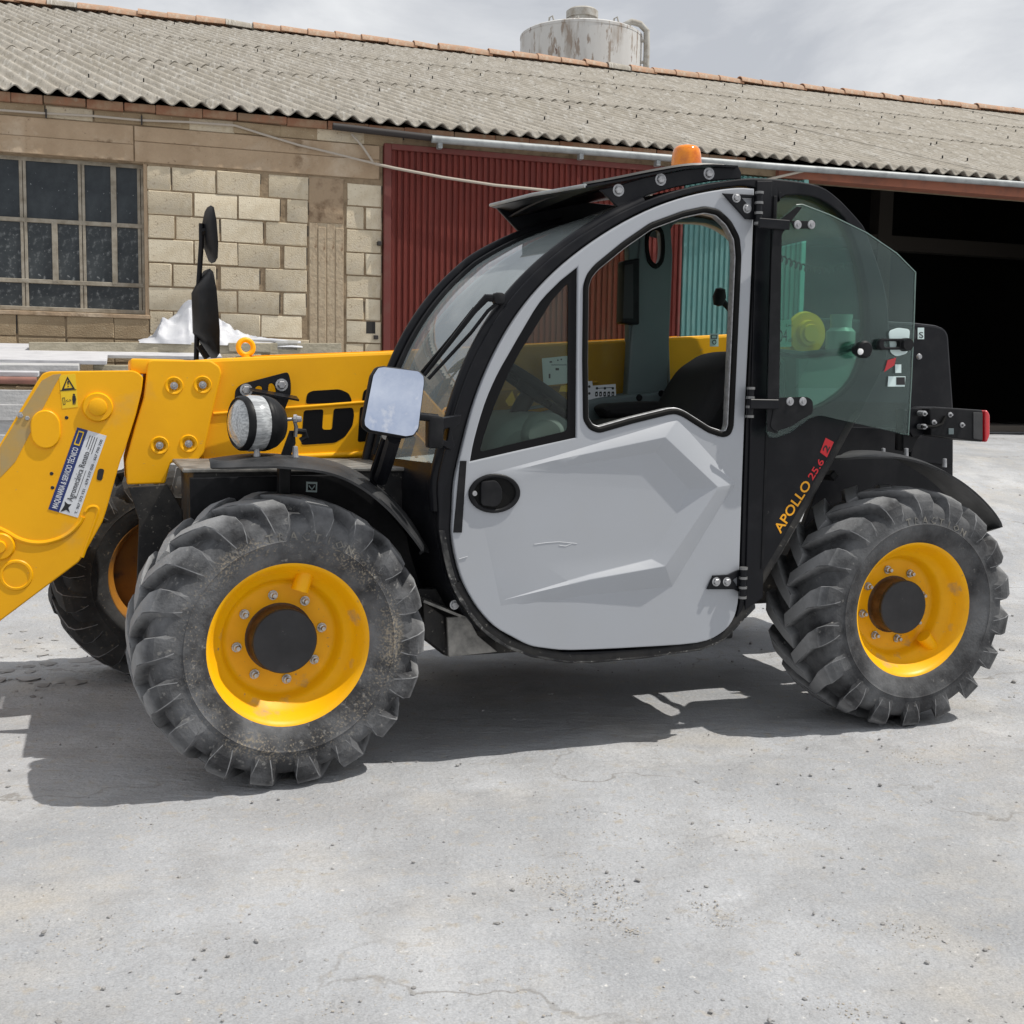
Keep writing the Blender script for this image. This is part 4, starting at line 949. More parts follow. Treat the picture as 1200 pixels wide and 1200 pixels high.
# handle
hc = V(579, 578, YD); hx, hz = V(609, 578, YD).x - hc.x, hc.z - V(579, 601, YD).z
ell = lambda k, dx=0, dz=0: [(hc.x + dx + hx * k * math.cos(2 * math.pi * i / 40), hc.z + dz + hz * k * math.sin(2 * math.pi * i / 40)) for i in range(40)]
hd = plate('handle', [ell(1.0), ell(.80)], YD - .010, .012, 'black_plastic', door, .004, 50)
plate('handle_recess', [ell(.82)], YD - .003, .003, 'rubber', hd, .001)
plate('handle_paddle', [fil(vz([(562, 564), (580, 562), (587, 572), (587, 586), (580, 594), (562, 592)], YD), .012, 4)], YD - .014, .012, 'black_plastic', hd, .003)
lk = V(555, 578, YD); rev('handle_lock', [(0, .004), (.007, .004), (.008, 0)], (lk.x, YD - .009, lk.z), (0, -1, 0), 'zinc', hd, 16)
plate('door_edge_strip', [vz([(539, 540), (546.5, 540), (541, 624), (531, 624)], YD)], YD - .004, .006, 'black_plastic', door, .001)
# hinges
def hinge(pa, pb, name='hinge'):
    a, b = V(*pa, YD - .025), V(*pb, YD - .025); o = tube(name, [a, b], .011, 'black_paint', door, 12)
    for k in (0, .33, .66, 1): rev('hinge_collar', [(.0135, -.004), (.0135, .004), (0, .004)], a.lerp(b, k), (0, 0, 1), 'hinge_steel', o, 12)
    return o
h1 = hinge((890, 226), (888.5, 262)); h2 = hinge((880, 455), (878.5, 488)); h3 = hinge((871.5, 666), (870, 700))
tb = plate('hinge_plate', [vz([(845, 227), (884, 229), (884, 258), (872, 257)], YD), vz([(867, 232), (880, 233), (880, 247)], YD)], YD - .012, .010, 'black_paint', door, .002)
for p in ((860.5, 232.5), (873, 245)): v = V(*p, YD); bolt((v.x, YD - .012, v.z), tb, .9)
lb = plate('hinge_plate', [vz([(827, 690), (834, 674), (852, 673), (862, 668), (872, 665), (872, 697), (858, 690)], YD), vz([(857, 679), (863, 675), (863, 688)], YD)], YD - .012, .010, 'black_paint', door, .002)
for p in ((837, 681), (849.5, 681)): v = V(*p, YD); bolt((v.x, YD - .012, v.z), lb, .9)
# scratches on the paint
for q in ([(626, 638), (640, 636), (655, 635), (676, 637)], [(655, 639), (663, 640), (670, 637)], [(538, 655), (548, 652)]):
    tube('scratch', [V(*p, YD - .0019) for p in q], .0012, 'scratch', door, 6)

# --- upper half of the door glass, folded back flat against the rear of the cab
YP = -.005
pane_px = [(906, 268), (907, 262), (912, 258), (933, 240), (940, 239.5), (973, 252), (1016, 273), (1051, 297), (1073, 319), (1071, 380), (1068, 447), (1064.5, 510), (1055, 508), (962, 487), (950, 490), (926, 507), (912, 513), (902, 512.5), (898, 505), (899, 480)]
fw = plate('folded_window', [fil(vz(pane_px, YP), .006, 2)], YP, .006, 'glass_pane', TH, .0015, 60)
edge = tube('glass_edge', [V(x, y, YP + .003) for x, y in pane_px[3:13]], .0018, 'glass_rim', fw, 6)
plate('glass_border', [vz([(904, 300), (907, 263), (934, 242), (940, 243), (925, 262), (916, 275), (913, 470), (911, 508), (899, 505), (899, 480)], YP)], YP - .001, .002, 'black_plastic', fw, .0004)
plate('clamp_plate', [fil(vz([(908, 466), (946, 465), (952, 470), (952, 484), (926, 500), (908, 506), (902, 500)], YP), .01, 3)], YP - .004, .004, 'black_plastic', fw, .001)
plate('clamp_plate', [fil(vz([(926, 259), (955, 259), (953, 268), (930, 268)], YP), .006, 3)], YP - .004, .004, 'black_plastic', fw, .001)
for p in ((934, 263.5), (950, 263.5), (925, 470.5), (940, 470.5)):
    v = V(*p, YP); rev('clamp_bolt', [(0, .007), (.006, .007), (.0062, .003), (.0125, .003), (.014, 0)], (v.x, YP - .004, v.z), (0, -1, 0), 'zinc', fw, 16)
for pa, pb in (((889, 262), (925, 263)), ((879, 472), (912, 475))):
    a, b = V(*pa, YP - .008), V(*pb, YP - .008); box('hinge_arm', (a + b) / 2, ((b - a).length, .008, .03), 'black_paint', fw, None, .002)
kb = V(1003, 410, YP); rev('knob', [(0, .055), (.022, .055), (.028, .048), (.028, .03), (.017, .025), (.017, 0)], (kb.x, YP, kb.z), (0, -1, 0), 'black_plastic', fw, 24)
v = V(1009, 412, YP - .055); rev('knob_cap', [(0, .006), (.009, .004), (.011, 0)], (v.x, YP - .052, v.z), (0, -1, 0), 'white', fw, 16)
lt = plate('latch', [fil(vz([(1028, 397), (1062, 397), (1066, 402), (1062, 410), (1028, 410), (1025, 404)], YP), .01, 3), fil(vz([(1032, 400), (1050, 400), (1050, 407), (1032, 407)], YP), .006, 2)], YP - .02, .02, 'black_plastic', fw, .003)
v = V(1058, 404, YP); rev('latch_button', [(0, .03), (.020, .03), (.022, .02), (.022, 0)], (v.x, YP, v.z), (0, -1, 0), 'black_plastic', fw, 24)
plate('latch_base', [fil(vz([(1041, 388), (1052, 384), (1066, 386), (1063, 414), (1050, 418), (1043, 413)], YP), .012, 4)], YP - .003, .004, 'sticker_pale', fw, .001)
plate('arrow_sticker', [vz([(1040, 422), (1050, 419), (1048, 428), (1036, 436)], YP)], YP - .001, .001, 'red_plastic', fw, .0002)
plate('glass_sticker', [vz([(1049, 427), (1056, 427), (1056, 437), (1049, 437)], YP)], YP - .001, .001, 'sticker_pale', fw, .0002)
plate('glass_sticker', [vz([(1041, 441), (1061, 441), (1060, 453), (1040, 453)], YP)], YP - .001, .001, 'sticker_pale', fw, .0002)
plate('glass_sticker_print', [vz([(1050, 442), (1060, 442), (1060, 451), (1050, 451)], YP)], YP - .002, .001, 'ink', fw, .0002)

# --- rear lettering on the cab panel
text_px('name_lettering', 'APOLLO', (914.5, 625.5), (951, 568), (906, 619), YC, 'decal_yellow', frame, .001, offset=.012)
text_px('model_lettering', '25.6', (952, 563), (966, 541), (946, 558.5), YC, 'decal_red', frame, .001, offset=.012)
sb = plate('model_badge', [vz([(967.5, 513), (977, 518), (969, 536), (961, 530)], YC)], YC - .0008, .001, 'decal_red', frame, .0002)
text_px('badge_numeral', '2', (969, 531.5), (972.8, 524), (963.5, 527.5), YC - .001, 'ink', frame, .0006, offset=.02)

# --- roof visor, beacon
visor = plate('visor', [vz([(701, 223), (722, 218), (750, 209.5), (800, 199.5), (862, 194.5), (866, 203), (866, 210), (830, 213), (790, 220), (760, 228), (735, 241), (722, 244), (712, 233)], .10)], .085, .014, 'black_paint', TH, .003)
for p in ((724.5, 223), (774, 210.5), (830.5, 203.5)): v = V(*p, .085); bolt((v.x, .085, v.z), visor, 1.15)
vf, vr = V(578, 239, .75), V(862, 195, .085); vn = V(705, 221, .085)
near = [(vn.x - .06, .08, vn.z + .002), (vn.x + .06, .08, vn.z + .030), (vn.x + .20, .08, vn.z + .066), (vr.x - .12, .08, vr.z - .006), (vr.x, .08, vr.z)]
n2 = spl([(p[0], p[2]) for p in near], 4)
sheet = loft('visor_sheet', [(p[0], .07, p[1]) for p in n2], [(p[0] - .0, .78, p[1] + .002) for p in n2], 'black_paint', visor, .006, 8, [Vector((0, 0, .012))] * len(n2))
lipA, lipB = (n2[0][0], .07, n2[0][1]), (vf.x, .78, vf.z)
loft('visor_front', [lipA, (n2[2][0], .07, n2[2][1] + .001)], [lipB, (n2[2][0], .78, n2[2][1] + .001)], 'black_paint', visor, .006, 4)
tube('visor_lip', [lipA, Vector(lipA).lerp(Vector(lipB), .5) + Vector((-.008, 0, .004)), lipB], .006, 'galvanised', visor, 8)
for k in range(4):
    y = .16 + .15 * k; tube('visor_rib', [(p[0], y, p[1] + .012) for p in n2[1:]], .008, 'silver' if k % 2 else 'black_paint', visor, 6)
plate('visor_far_side', [[(vf.x + .02, vf.z - .012), (vf.x + .30, vf.z + .035), (vf.x + .52, vf.z + .03), (vf.x + .34, vf.z - .08), (vf.x + .10, vf.z - .085)]], .765, .012, 'black_paint', visor, .003)
bc = V(804, 200, .38)
bb = rev('beacon', [(0, .012), (.052, .012), (.056, .0), (.056, -.03), (0, -.03)], (bc.x, .38, bc.z - .005), (0, 0, 1), 'black_plastic', TH, 28)
bm_ = [(.053, .0), (.052, .015), (.049, .045), (.045, .062), (.036, .072), (.02, .076), (0, .077)]
rev('beacon_lens', bm_, (0, 0, .012), (0, 0, 1), 'amber', bb, 28)

# --- wipers
wp = V(582, 352, .13)
def wxy(px, py, y): v = V(px, py, y); return (v.x, v.y, v.z)
wb1 = tube('wiper_arm', [wxy(587, 350, .06), wxy(570, 349, .07), wxy(556, 364, .09), wxy(530, 398, .13), wxy(497, 440, .17)], [.012, .012, .009, .007, .006], 'black_plastic', TH, 8)
tube('wiper_blade', [wxy(556, 361, .11), wxy(530, 394, .14), wxy(494, 437, .18)], .006, 'rubber', wb1, 6)
tube('wiper_link', [wxy(584, 354, .06), wxy(572, 364, .07), wxy(552, 390, .10), wxy(502, 444, .15)], .006, 'black_plastic', wb1, 6)
box('wiper_pivot', Vector(wxy(584, 350, .06)), (.035, .035, .035), 'black_plastic', wb1, None, .01)

# --- near side mirror on its bracket
mf = empty('m', (0, 0, 0)); bpy.data.objects.remove(mf)
mpx = [(444, 431), (451, 430), (492, 435), (498, 441), (498, 449), (489, 502), (483, 510), (474, 511.5), (432, 504), (426, 499), (425.5, 493), (438, 440)]
mc = V(463, 471, -.10)
ML = [(x - mc.x, z - mc.z) for x, z in vz(mpx, -.10)]
me = plate_mesh([fil(grow(ML, .0045), .004, 2)], .03, .006)
for v in me.vertices: u, w, k = v.co; v.co = (u, .015 - k, w)
mir = link('side_mirror', me, 'black_plastic', TH, mc, 40); mir.rotation_euler = (R(-7), 0, R(4))
me = plate_mesh([fil(ML, .004, 2)], .003, .0008)
for v in me.vertices: u, w, k = v.co; v.co = (u, -.0015 - k, w)
link('mirror_glass', me, 'mirror', mir, None, 40)
mb = plate('mirror_bracket', [vz([(520, 490), (541, 486), (539, 496), (529, 505), (533, 522), (529, 528), (512, 518), (514, 500)], -.01), fil(vz([(519, 504), (527, 501), (524, 517), (517, 514)], -.01), .004, 2)], -.01, .05, 'black_paint', TH, .003)
a, b = V(507, 488, -.05), V(511, 525, -.05); box('mirror_clamp', (a + b) / 2 + Vector((0, .0, 0)), (.045, .045, (a - b).length), 'black_plastic', mb, None, .008)
tube('mirror_arm', [wxy(512, 490, -.05), wxy(492, 488, -.07), wxy(470, 478, -.075)], .012, 'black_paint', mb, 10)
tube('lower_arm', [wxy(462, 512, -.05), wxy(452, 545, .10), wxy(446, 562, .16)], .022, 'black_paint', mb, 8)
tube('lower_arm', [wxy(452, 512, .05), wxy(438, 552, .16), wxy(437, 580, .2)], .012, 'black_paint', mb, 8)

# --- far side mirrors at the front
YM = 1.42
st = tube('far_mirror_post', [wxy(230, 422, YM), wxy(231, 380, YM), wxy(233, 330, YM), wxy(236, 285, YM), wxy(236, 262, YM)], .010, 'black_paint', TH, 10)
def far_mirror(cpx, hpx, dep, pts):
    c = V(*cpx, YM); bm = bmesh.new(); H = abs(V(cpx[0], cpx[1] - hpx, YM).z - c.z)
    rows = []
    for f, w in pts:
        z = -H + 2 * H * f; n2_ = 12
        rows.append([bm.verts.new((-.018 if math.cos(t0) < 0 else -.018 - dep * math.sin(math.pi * f) * math.cos(t0) * .6, math.sin(t0) * w, z)) for t0 in [2 * math.pi * k / n2_ for k in range(n2_)]])
    for A, C in zip(rows, rows[1:]):
        for k in range(12): bm.faces.new((A[k], A[(k + 1) % 12], C[(k + 1) % 12], C[k]))
    bm.faces.new(rows[0]); bm.faces.new(rows[-1]); bmesh.ops.recalc_face_normals(bm, faces=bm.faces)
    o = link('far_mirror', mesh_of(bm), 'black_plastic', TH, c, 40); o.rotation_euler = (0, R(-4), R(8)); return o
far_mirror((253, 275), 33, .05, [(0, .03), (.06, .075), (.3, .10), (.7, .10), (.94, .075), (1, .03)])
far_mirror((252, 368), 52, .14, [(0, .04), (.05, .10), (.3, .13), (.75, .13), (.95, .10), (1, .05)])
tube('far_mirror_arm', [wxy(236, 272, YM), wxy(246, 270, YM)], .016, 'black_plastic', st, 8)
tube('far_mirror_arm', [wxy(233, 405, YM - .05), wxy(243, 420, YM - .05)], .012, 'black_plastic', st, 8)

#PART4
# --- boom
YB_, BW = .85, .26
boom_px = [(225, 422), (262, 419.5), (450, 412), (575, 405.5), (690, 400), (805, 394), (905, 389), (960, 420), (958, 470), (900, 470), (780, 492), (690, 512), (560, 528), (430, 540), (240, 546), (225, 520)]
BP = vz(boom_px, YB_)
boom = plate('boom', [fil(BP, .012, 2)], YB_, BW, 'yellow', TH, .012, 40)
rib = [V(250, 485, YB_), V(445, 470, YB_), V(700, 448, YB_)]
tube('boom_rib', [(p.x, YB_ - .001, p.z) for p in rib], .006, 'yellow', boom, 10)
ed = [V(232, 541, YB_), V(425, 532, YB_), V(700, 505, YB_)]
tube('boom_rib', [(p.x, YB_ + .0, p.z) for p in ed], .012, 'yellow', boom, 10)
tp_ = [V(300, 417.5, YB_), V(450, 412, YB_), V(800, 394.5, YB_)]
loft('boom_top_plate', [(p.x, YB_ + .05, p.z + .004) for p in tp_], [(p.x, YB_ + BW - .04, p.z + .004) for p in tp_], 'yellow', boom, .008)
# painted lettering
def dec(name, L, m='decal_black', y=YB_, r_=.008, par=None, th=.0012, holes=()):
    return plate(name, [fil(vz(L, y), r_, 4)] + [fil(vz(h, y), .004, 3) for h in holes], y - .0014, th, m, par or boom, .0002)
dec('letter', [(358, 473.5), (360, 461), (366, 458), (398, 456), (409, 461), (413, 471.5)], r_=.012)
dec('letter', [(356, 481), (379, 479.5), (377.5, 503.5), (389, 503.5), (391, 479), (413.5, 477.5), (415, 486), (413, 499), (404, 512), (392, 519), (353, 521.5)], r_=.010)
dec('letter', [(424, 470), (426, 458), (431, 455), (452, 454), (450, 469)])
dec('letter', [(422, 477), (450, 475), (446, 516), (419, 518)])
dec('letter', [(462, 475), (500, 473), (498, 512), (459, 515)])
dec('letter', [(464, 468), (466, 454), (502, 452), (500, 466)])
# collar plate with four bolts
YC2 = .815
col_px = [(173.5, 424), (178, 421.5), (247, 422.5), (257, 429), (260, 437), (257, 449), (248, 488), (239, 531), (231, 541), (200, 542.5), (194, 566.5), (148.5, 568), (147, 541), (158, 500), (168, 467)]
collar = plate('collar_plate', [fil(vz(col_px, YC2), .008, 3)], YC2, .035, 'yellow', boom, .005, 40)
plate('collar_plate', [fil(vz(col_px, YC2), .008, 3)], YB_ + BW + .0, .035, 'yellow', boom, .005, 40)
for p in ((204, 452), (237.5, 451), (187, 522), (221, 520)):
    v = V(*p, YC2); rev('bolt_recess', [(.0, .0005), (.020, .0005), (.024, .004), (.028, .0045), (.031, .0)], (v.x, YC2 + .0005, v.z), (0, -1, 0), 'yellow', collar, 24); bolt((v.x, YC2 - .001, v.z), collar, .75)
top = [V(p[0], p[1], YC2) for p in ((153, 427), (218, 421.5))]
box('collar_box', ((top[0].x + top[1].x) / 2, YB_ + BW / 2, top[0].z - .005), ((top[1].x - top[0].x), BW + .05, .05), 'yellow', boom, None, .008)
pvt = V(288, 407, .96); bm = bmesh.new()
for k in range(29):
    pass
bm.free()
tor = [(.026 + .0095 * math.cos(2 * math.pi * k / 12), .0095 * math.sin(2 * math.pi * k / 12)) for k in range(12)]
eb = rev('eye_bolt', tor, (pvt.x, .96, pvt.z), (.12, -1, .05), 'yellow', boom, 30, 60, True)
rev('eye_bolt_foot', [(0, .0), (.018, .0), (.014, .02), (0, .022)], (0, 0, -.048), (0, 0, 1), 'yellow', eb, 16)
# boom head
YH = .80
head_px = [(43.5, 447), (50, 437.5), (58, 435), (156, 434), (163, 437), (168, 442), (166, 458), (159, 487), (146, 528), (141, 540), (125, 597), (120, 612), (98, 651), (92, 659), (0, 728), (-60, 772), (-105, 790), (-120, 740), (-96, 660), (-50, 600), (0, 520)]
HP = vz(head_px, YH)
head = plate('boom_head', [fil(HP, .008, 2)], YH, .030, 'yellow', boom, .004, 40)
plate('boom_head_plate', [fil(HP, .008, 2)], YH + .30, .030, 'yellow', boom, .004, 40)
q = vz([(50, 440), (156, 437), (160, 470), (130, 560), (95, 640), (0, 700), (-60, 730), (-60, 640), (0, 540)], YH)
plate('boom_head_core', [q], YH + .03, .27, 'yellow', boom, .004, 40)
plate('head_edge_band', [vz([(49, 446), (62, 439), (72, 438), (64, 452), (18, 541), (0, 560), (0, 524)], YH)], YH - .0015, .002, 'tan_band', head, .0004)
def disc(name, px, py, prof, y, m, par, seg=32):
    v = V(px, py, y); return rev(name, prof, (v.x, y, v.z), (0, -1, 0), m, par, seg)
disc('pin_boss', 114.5, 477, [(.048, 0), (.048, .006), (.044, .012), (.029, .012), (.028, .016), (.024, .018), (0, .018)], YH, 'yellow', head, 36)
hc2 = V(53.5, 503, YH)
rt = [(hc2.x + .045 * math.cos(a), hc2.z + .050 * math.sin(a) + (.012 if math.sin(a) > 0 else -.012)) for a in [2 * math.pi * k / 36 for k in range(36)]]
plate('boss', [rt], YH - .009, .012, 'yellow', head, .004, 50)
disc('hole_ring', 19, 674, [(0, .0005), (.040, .0005), (.042, .004), (.048, .0035), (.051, 0)], YH, 'yellow', head, 36)
disc('pin', 0, 640, [(0, .03), (.018, .03), (.020, .012), (.040, .012), (.044, .008), (.046, 0)], YH, 'yellow', head, 32)
for p, r_ in (((78, 489.5), .005), ((60.5, 555), .005), ((61.5, 571.5), .005), ((12, 487), .0), ):
    if r_: disc('drilled_hole', p[0], p[1], [(0, .0008), (r_, .0008), (r_ + .001, 0)], YH, 'ink', head, 12)
plate('slot', [fil(vz([(114, 551), (119.5, 550), (122.5, 563), (116, 564.5)][::1], YH), .006, 3)] if False else [fil(vz([(115, 549), (122.5, 549.5), (119.5, 563.5), (113, 562.5)], YH), .010, 4)], YH - .0012, .0015, 'ink', head, .0003)
for p in ((24.5, 487), (32, 490)): v = V(*p, YH); bolt((v.x, YH, v.z), head, .7)
wl_ = spl([(-8, 617), (0, 620), (10, 625), (20, 631), (32, 635), (45, 636.5), (60, 634.5), (75, 629), (86, 621), (94, 612), (97, 606)], 2)
tube('weld_ridge', [V(p[0], p[1], YH) + Vector((0, .002, 0)) for p in wl_], .0085, 'yellow', head, 8)
wl2 = spl([(100, 600), (104, 595), (110, 593.5), (114.5, 596), (113, 606), (96, 653)], 2)
tube('weld_ridge', [V(p[0], p[1], YH) + Vector((0, .003, 0)) for p in wl2], .0065, 'yellow', head, 8)
loft('head_link', [V(-40, 640, YH) + Vector((0, .06, 0)), V(-150, 760, YH) + Vector((0, .06, 0))], [V(-40, 640, YH) + Vector((0, .2, 0)), V(-150, 760, YH) + Vector((0, .2, 0))], 'yellow', boom, .2)
# warning sticker and dealer sticker
ws_ = plate('warning_sticker', [vz([(69, 439.5), (88.5, 438), (91.5, 477), (73, 479)], YH)], YH - .001, .001, 'sticker_yellow', head, .0002)
plate('warning_triangle', [vz([(79, 441), (88, 456), (72, 457.5)], YH), vz([(79, 444.5), (85, 454.5), (75, 455.3)], YH)], YH - .0018, .0009, 'ink', ws_, .0001)
text_px('warning_mark', '!', (79.0, 453.5), (81.0, 453.3), (78.6, 446.5), YH - .001, 'ink', ws_, .0008)
plate('warning_line', [vz([(70, 457.6), (89.5, 456.2), (89.6, 457), (70, 458.4)], YH)], YH - .0018, .0009, 'ink', ws_, .0001)
plate('warning_block', [vz([(73, 466), (76, 465.8), (76.8, 474), (74, 474.3)], YH), vz([(73.6, 466.8), (75.5, 466.6), (76.2, 473.4), (74.5, 473.6)], YH)], YH - .0018, .0009, 'ink', ws_, .0001)
text_px('warning_arrow', '<->', (77.5, 471.5), (83.6, 471), (77.2, 467.5), YH - .001, 'ink', ws_, .0008)
plate('warning_person', [vz([(85, 464), (88.4, 463.6), (89.2, 468), (88.4, 474), (87.4, 474), (87, 470), (86.6, 474.2), (85.6, 474.2), (84.6, 468)], YH)], YH - .0018, .0009, 'ink', ws_, .0001)
disc('warning_head', 86.6, 462.6, [(0, .0018), (.0035, .0018), (.0036, 0)], YH, 'ink', ws_, 12)
S = [(90.5, 500.7), (125, 510.7), (91.3, 606.7), (56.5, 596.7)]
st_ = plate('dealer_sticker', [vz(S, YH)], YH - .001, .001, 'sticker_white', head, .0002)
def lp(f, g):    # f along the top edge left to right, g from top to bottom
    a = (S[0][0] + (S[1][0] - S[0][0]) * f, S[0][1] + (S[1][1] - S[0][1]) * f); b = (S[3][0] + (S[2][0] - S[3][0]) * f, S[3][1] + (S[2][1] - S[3][1]) * f)
    return (a[0] + (b[0] - a[0]) * g, a[1] + (b[1] - a[1]) * g)
plate('sticker_band', [vz([lp(0, 0), lp(.36, 0), lp(.36, 1), lp(0, 1)], YH)], YH - .0018, .0009, 'sticker_blue', st_, .0001)
plate('sticker_badge', [vz([lp(.08, .03), lp(.27, .03), lp(.27, .20), lp(.08, .20)], YH), vz([lp(.11, .045), lp(.24, .045), lp(.24, .185), lp(.11, .185)], YH)], YH - .0026, .0009, 'sticker_yellow', st_, .0001)
text_px('sticker_lettering', 'MAQUINARIA & SERVICIO TÉCNICO', lp(.27, .97), lp(.27, .23), lp(.09, .97), YH - .0018, 'sticker_white', st_, .0008, offset=.015)
text_px('sticker_lettering', 'Agromecánica Renato', lp(.66, .84), lp(.66, .24), lp(.46, .84), YH - .001, 'ink', st_, .0008)
text_px('sticker_lettering', 'T. 967 572 151 - 679 577 050 - 667 790 700', lp(.93, .96), lp(.93, .06), lp(.84, .96), YH - .001, 'ink', st_, .0008)
for k in range(4): plate('sticker_line', [vz([lp(.48 + .08 * k, .05), lp(.50 + .08 * k, .05), lp(.50 + .08 * k, .19 + .02 * k), lp(.48 + .08 * k, .19 + .02 * k)], YH)], YH - .0018, .0008, 'ink', st_, .0001)
plate('sticker_line', [vz([lp(.73, .45), lp(.745, .45), lp(.745, .80), lp(.73, .80)], YH)], YH - .0018, .0008, 'ink', st_, .0001)
plate('sticker_emblem', [vz([lp(.40, .99), lp(.46, .90), lp(.42, .86), lp(.55, .88), lp(.66, .87), lp(.60, .92), lp(.70, .97), lp(.56, .95)], YH)], YH - .0018, .0008, 'ink', st_, .0001)

# --- chassis
ch = bmesh.new()
add_box(ch, (1.1, .88, .47), (2.5, .62, .26), None, .01); add_box(ch, (.98, .92, .40), (.86, 1.15, .27), None, .02)
chassis = link('chassis', mesh_of(ch), 'black_dusty', TH, None, 35)
v = V(218, 553, .33)
fb = box('front_box', ((v.x + .55) / 2 + .02, .33 + .26, (v.z + .46) / 2), (.55 - v.x, .52, v.z - .46), 'black_dusty', chassis, None, .008)
box('front_cover', ((v.x + .45) / 2, .33 + .24, v.z + .004), (.47 - v.x, .50, .012), 'dirty_steel', chassis, None, .003)
plate('front_side_plate', [vz([(150, 571), (196, 567.5), (214, 598), (216, 640), (214, 668), (170, 700), (160, 688), (163, 610)], .62)], .62, .02, 'black_dusty', chassis, .003)
plate('arch_liner', [vz([(222, 560), (402, 556), (440, 580), (500, 655), (516, 700), (470, 720), (330, 640), (222, 640)], .31)], .31, .02, 'black_plastic', chassis, .004)
plate('pictogram_sticker', [vz([(359, 564.5), (372, 565), (371.5, 577), (358.5, 576.5)], .308), vz([(361, 567), (370.3, 567.3), (370, 574.8), (360.8, 574.5)], .308)], .3085, .001, 'sticker_pale', chassis, .0002)
tube('pictogram_line', [V(362, 569, .307), V(365.5, 573.5, .307), V(369, 569, .307)], .002, 'sticker_pale', chassis, 5)
box('front_axle', (-.02, .85, .40), (.16, 1.3, .16), 'black_dusty', chassis, None, .03)
box('rear_axle', (2.136, .85, .40), (.16, 1.3, .16), 'black_dusty', chassis, None, .03)
for x in (.0, 2.136):
    for y in (.30, 1.46):
        if x < 1 and y > 1: continue
        rev('axle_hub', [(0, .1), (.12, .1), (.13, 0), (.10, -.12), (0, -.12)], (x if x else (.0 if y < 1 else -.17), y, .40), (0, 1, 0), 'black_dusty', chassis, 20)
# step between front wheel and cab
stp = plate('step', [vz([(488, 690), (548, 690), (580, 742), (584, 766), (526, 768), (494, 745)], .20)], .20, .03, 'black_dusty', TH, .003)
plate('step_plate', [vz([(524, 724), (548, 722), (560, 745), (583, 764), (526, 770)], .10)], .10, .014, 'dirty_steel', stp, .002)
plate('step_plate', [vz([(496, 705), (520, 722), (524, 768), (498, 748)], .14)], .14, .012, 'black_dusty', stp, .002)
a, b = V(496, 706, .1), V(545, 722, .1); loft('step_tread', [(a.x, .10, a.z), (b.x, .10, b.z - .01)], [(a.x, .34, a.z), (b.x, .34, b.z - .01)], 'dirty_steel', stp, .008)
v = V(533, 709, .09); bolt((v.x, .095, v.z), stp, .9)
box('underframe', (1.05, .45, .335), (1.0, .5, .07), 'black_dusty', chassis, None, .01)

# --- mudguards
def mudguard(name, near, far, tip):
    A = spl(near, 5); Bq = spl(far, 5); n_ = min(len(A), len(Bq))
    bm = bmesh.new(); rows = []
    for i in range(n_):
        f = i / (n_ - 1); wdt = min(1, (f / .16) ** .6 if f < .16 else 1, ((1 - f) / .08 + .25) if f > .94 else 1); row = []
        for k in range(7):
            t_ = k / 6; tt = .5 + (t_ - .5) * max(.12, wdt)
            y = .005 + (.30 - .005) * (tt if tip else t_)
            x = A[i][0] + (Bq[i][0] - A[i][0]) * t_; z = A[i][1] + (Bq[i][1] - A[i][1]) * t_ + .010 * (1 - (2 * t_ - 1) ** 4)
            row.append(bm.verts.new((x, y, z)))
        rows.append(row)
    for A_, C in zip(rows, rows[1:]):
        for k in range(6): bm.faces.new((A_[k], A_[k + 1], C[k + 1], C[k]))
    bmesh.ops.recalc_face_normals(bm, faces=bm.faces); bmesh.ops.solidify(bm, geom=bm.faces[:], thickness=.007); bmesh.ops.recalc_face_normals(bm, faces=bm.faces)
    return link(name, mesh_of(bm), 'fender_plastic', TH, None, 35)
mgf = mudguard('mudguard', [(-.20, .905), (-.08, .916), (.0, .915), (.12, .897), (.21, .855), (.29, .79), (.36, .71), (.41, .64)], [(-.20, .925), (-.08, .934), (.02, .932), (.16, .915), (.27, .87), (.37, .79), (.44, .71), (.49, .625)], True)
post = V(334, 560, .2); box('mudguard_bracket', (post.x, .22, .87), (.035, .05, .10), 'black_plastic', mgf, None, .003)
mgr = mudguard('mudguard', [(1.85, .925), (1.95, .938), (2.05, .936), (2.16, .914), (2.28, .868), (2.38, .81), (2.47, .735), (2.53, .655)], [(1.93, .915), (2.03, .935), (2.13, .938), (2.25, .92), (2.36, .875), (2.46, .815), (2.545, .74), (2.60, .655)], True)
box('mudguard_bracket', (1.93, .40, .86), (.03, .40, .03), 'black_plastic', mgr, Matrix.Rotation(R(-45), 3, 'Y'), .004)
for p, y in (((1035, 529), .18), ((1062, 529), .18), ((1107, 541), .22)):
    v = V(*p, y); rev('stud', [(0, .012), (.007, .011), (.009, -.02)], (v.x, y, v.z), (0, 0, 1), 'zinc', mgr, 10)
for p, y in (((301, 527), .16), ((346, 528), .16)):
    v = V(*p, y); rev('stud', [(0, .014), (.007, .012), (.010, -.02)], (v.x, y, v.z), (0, 0, 1), 'zinc', mgf, 10)

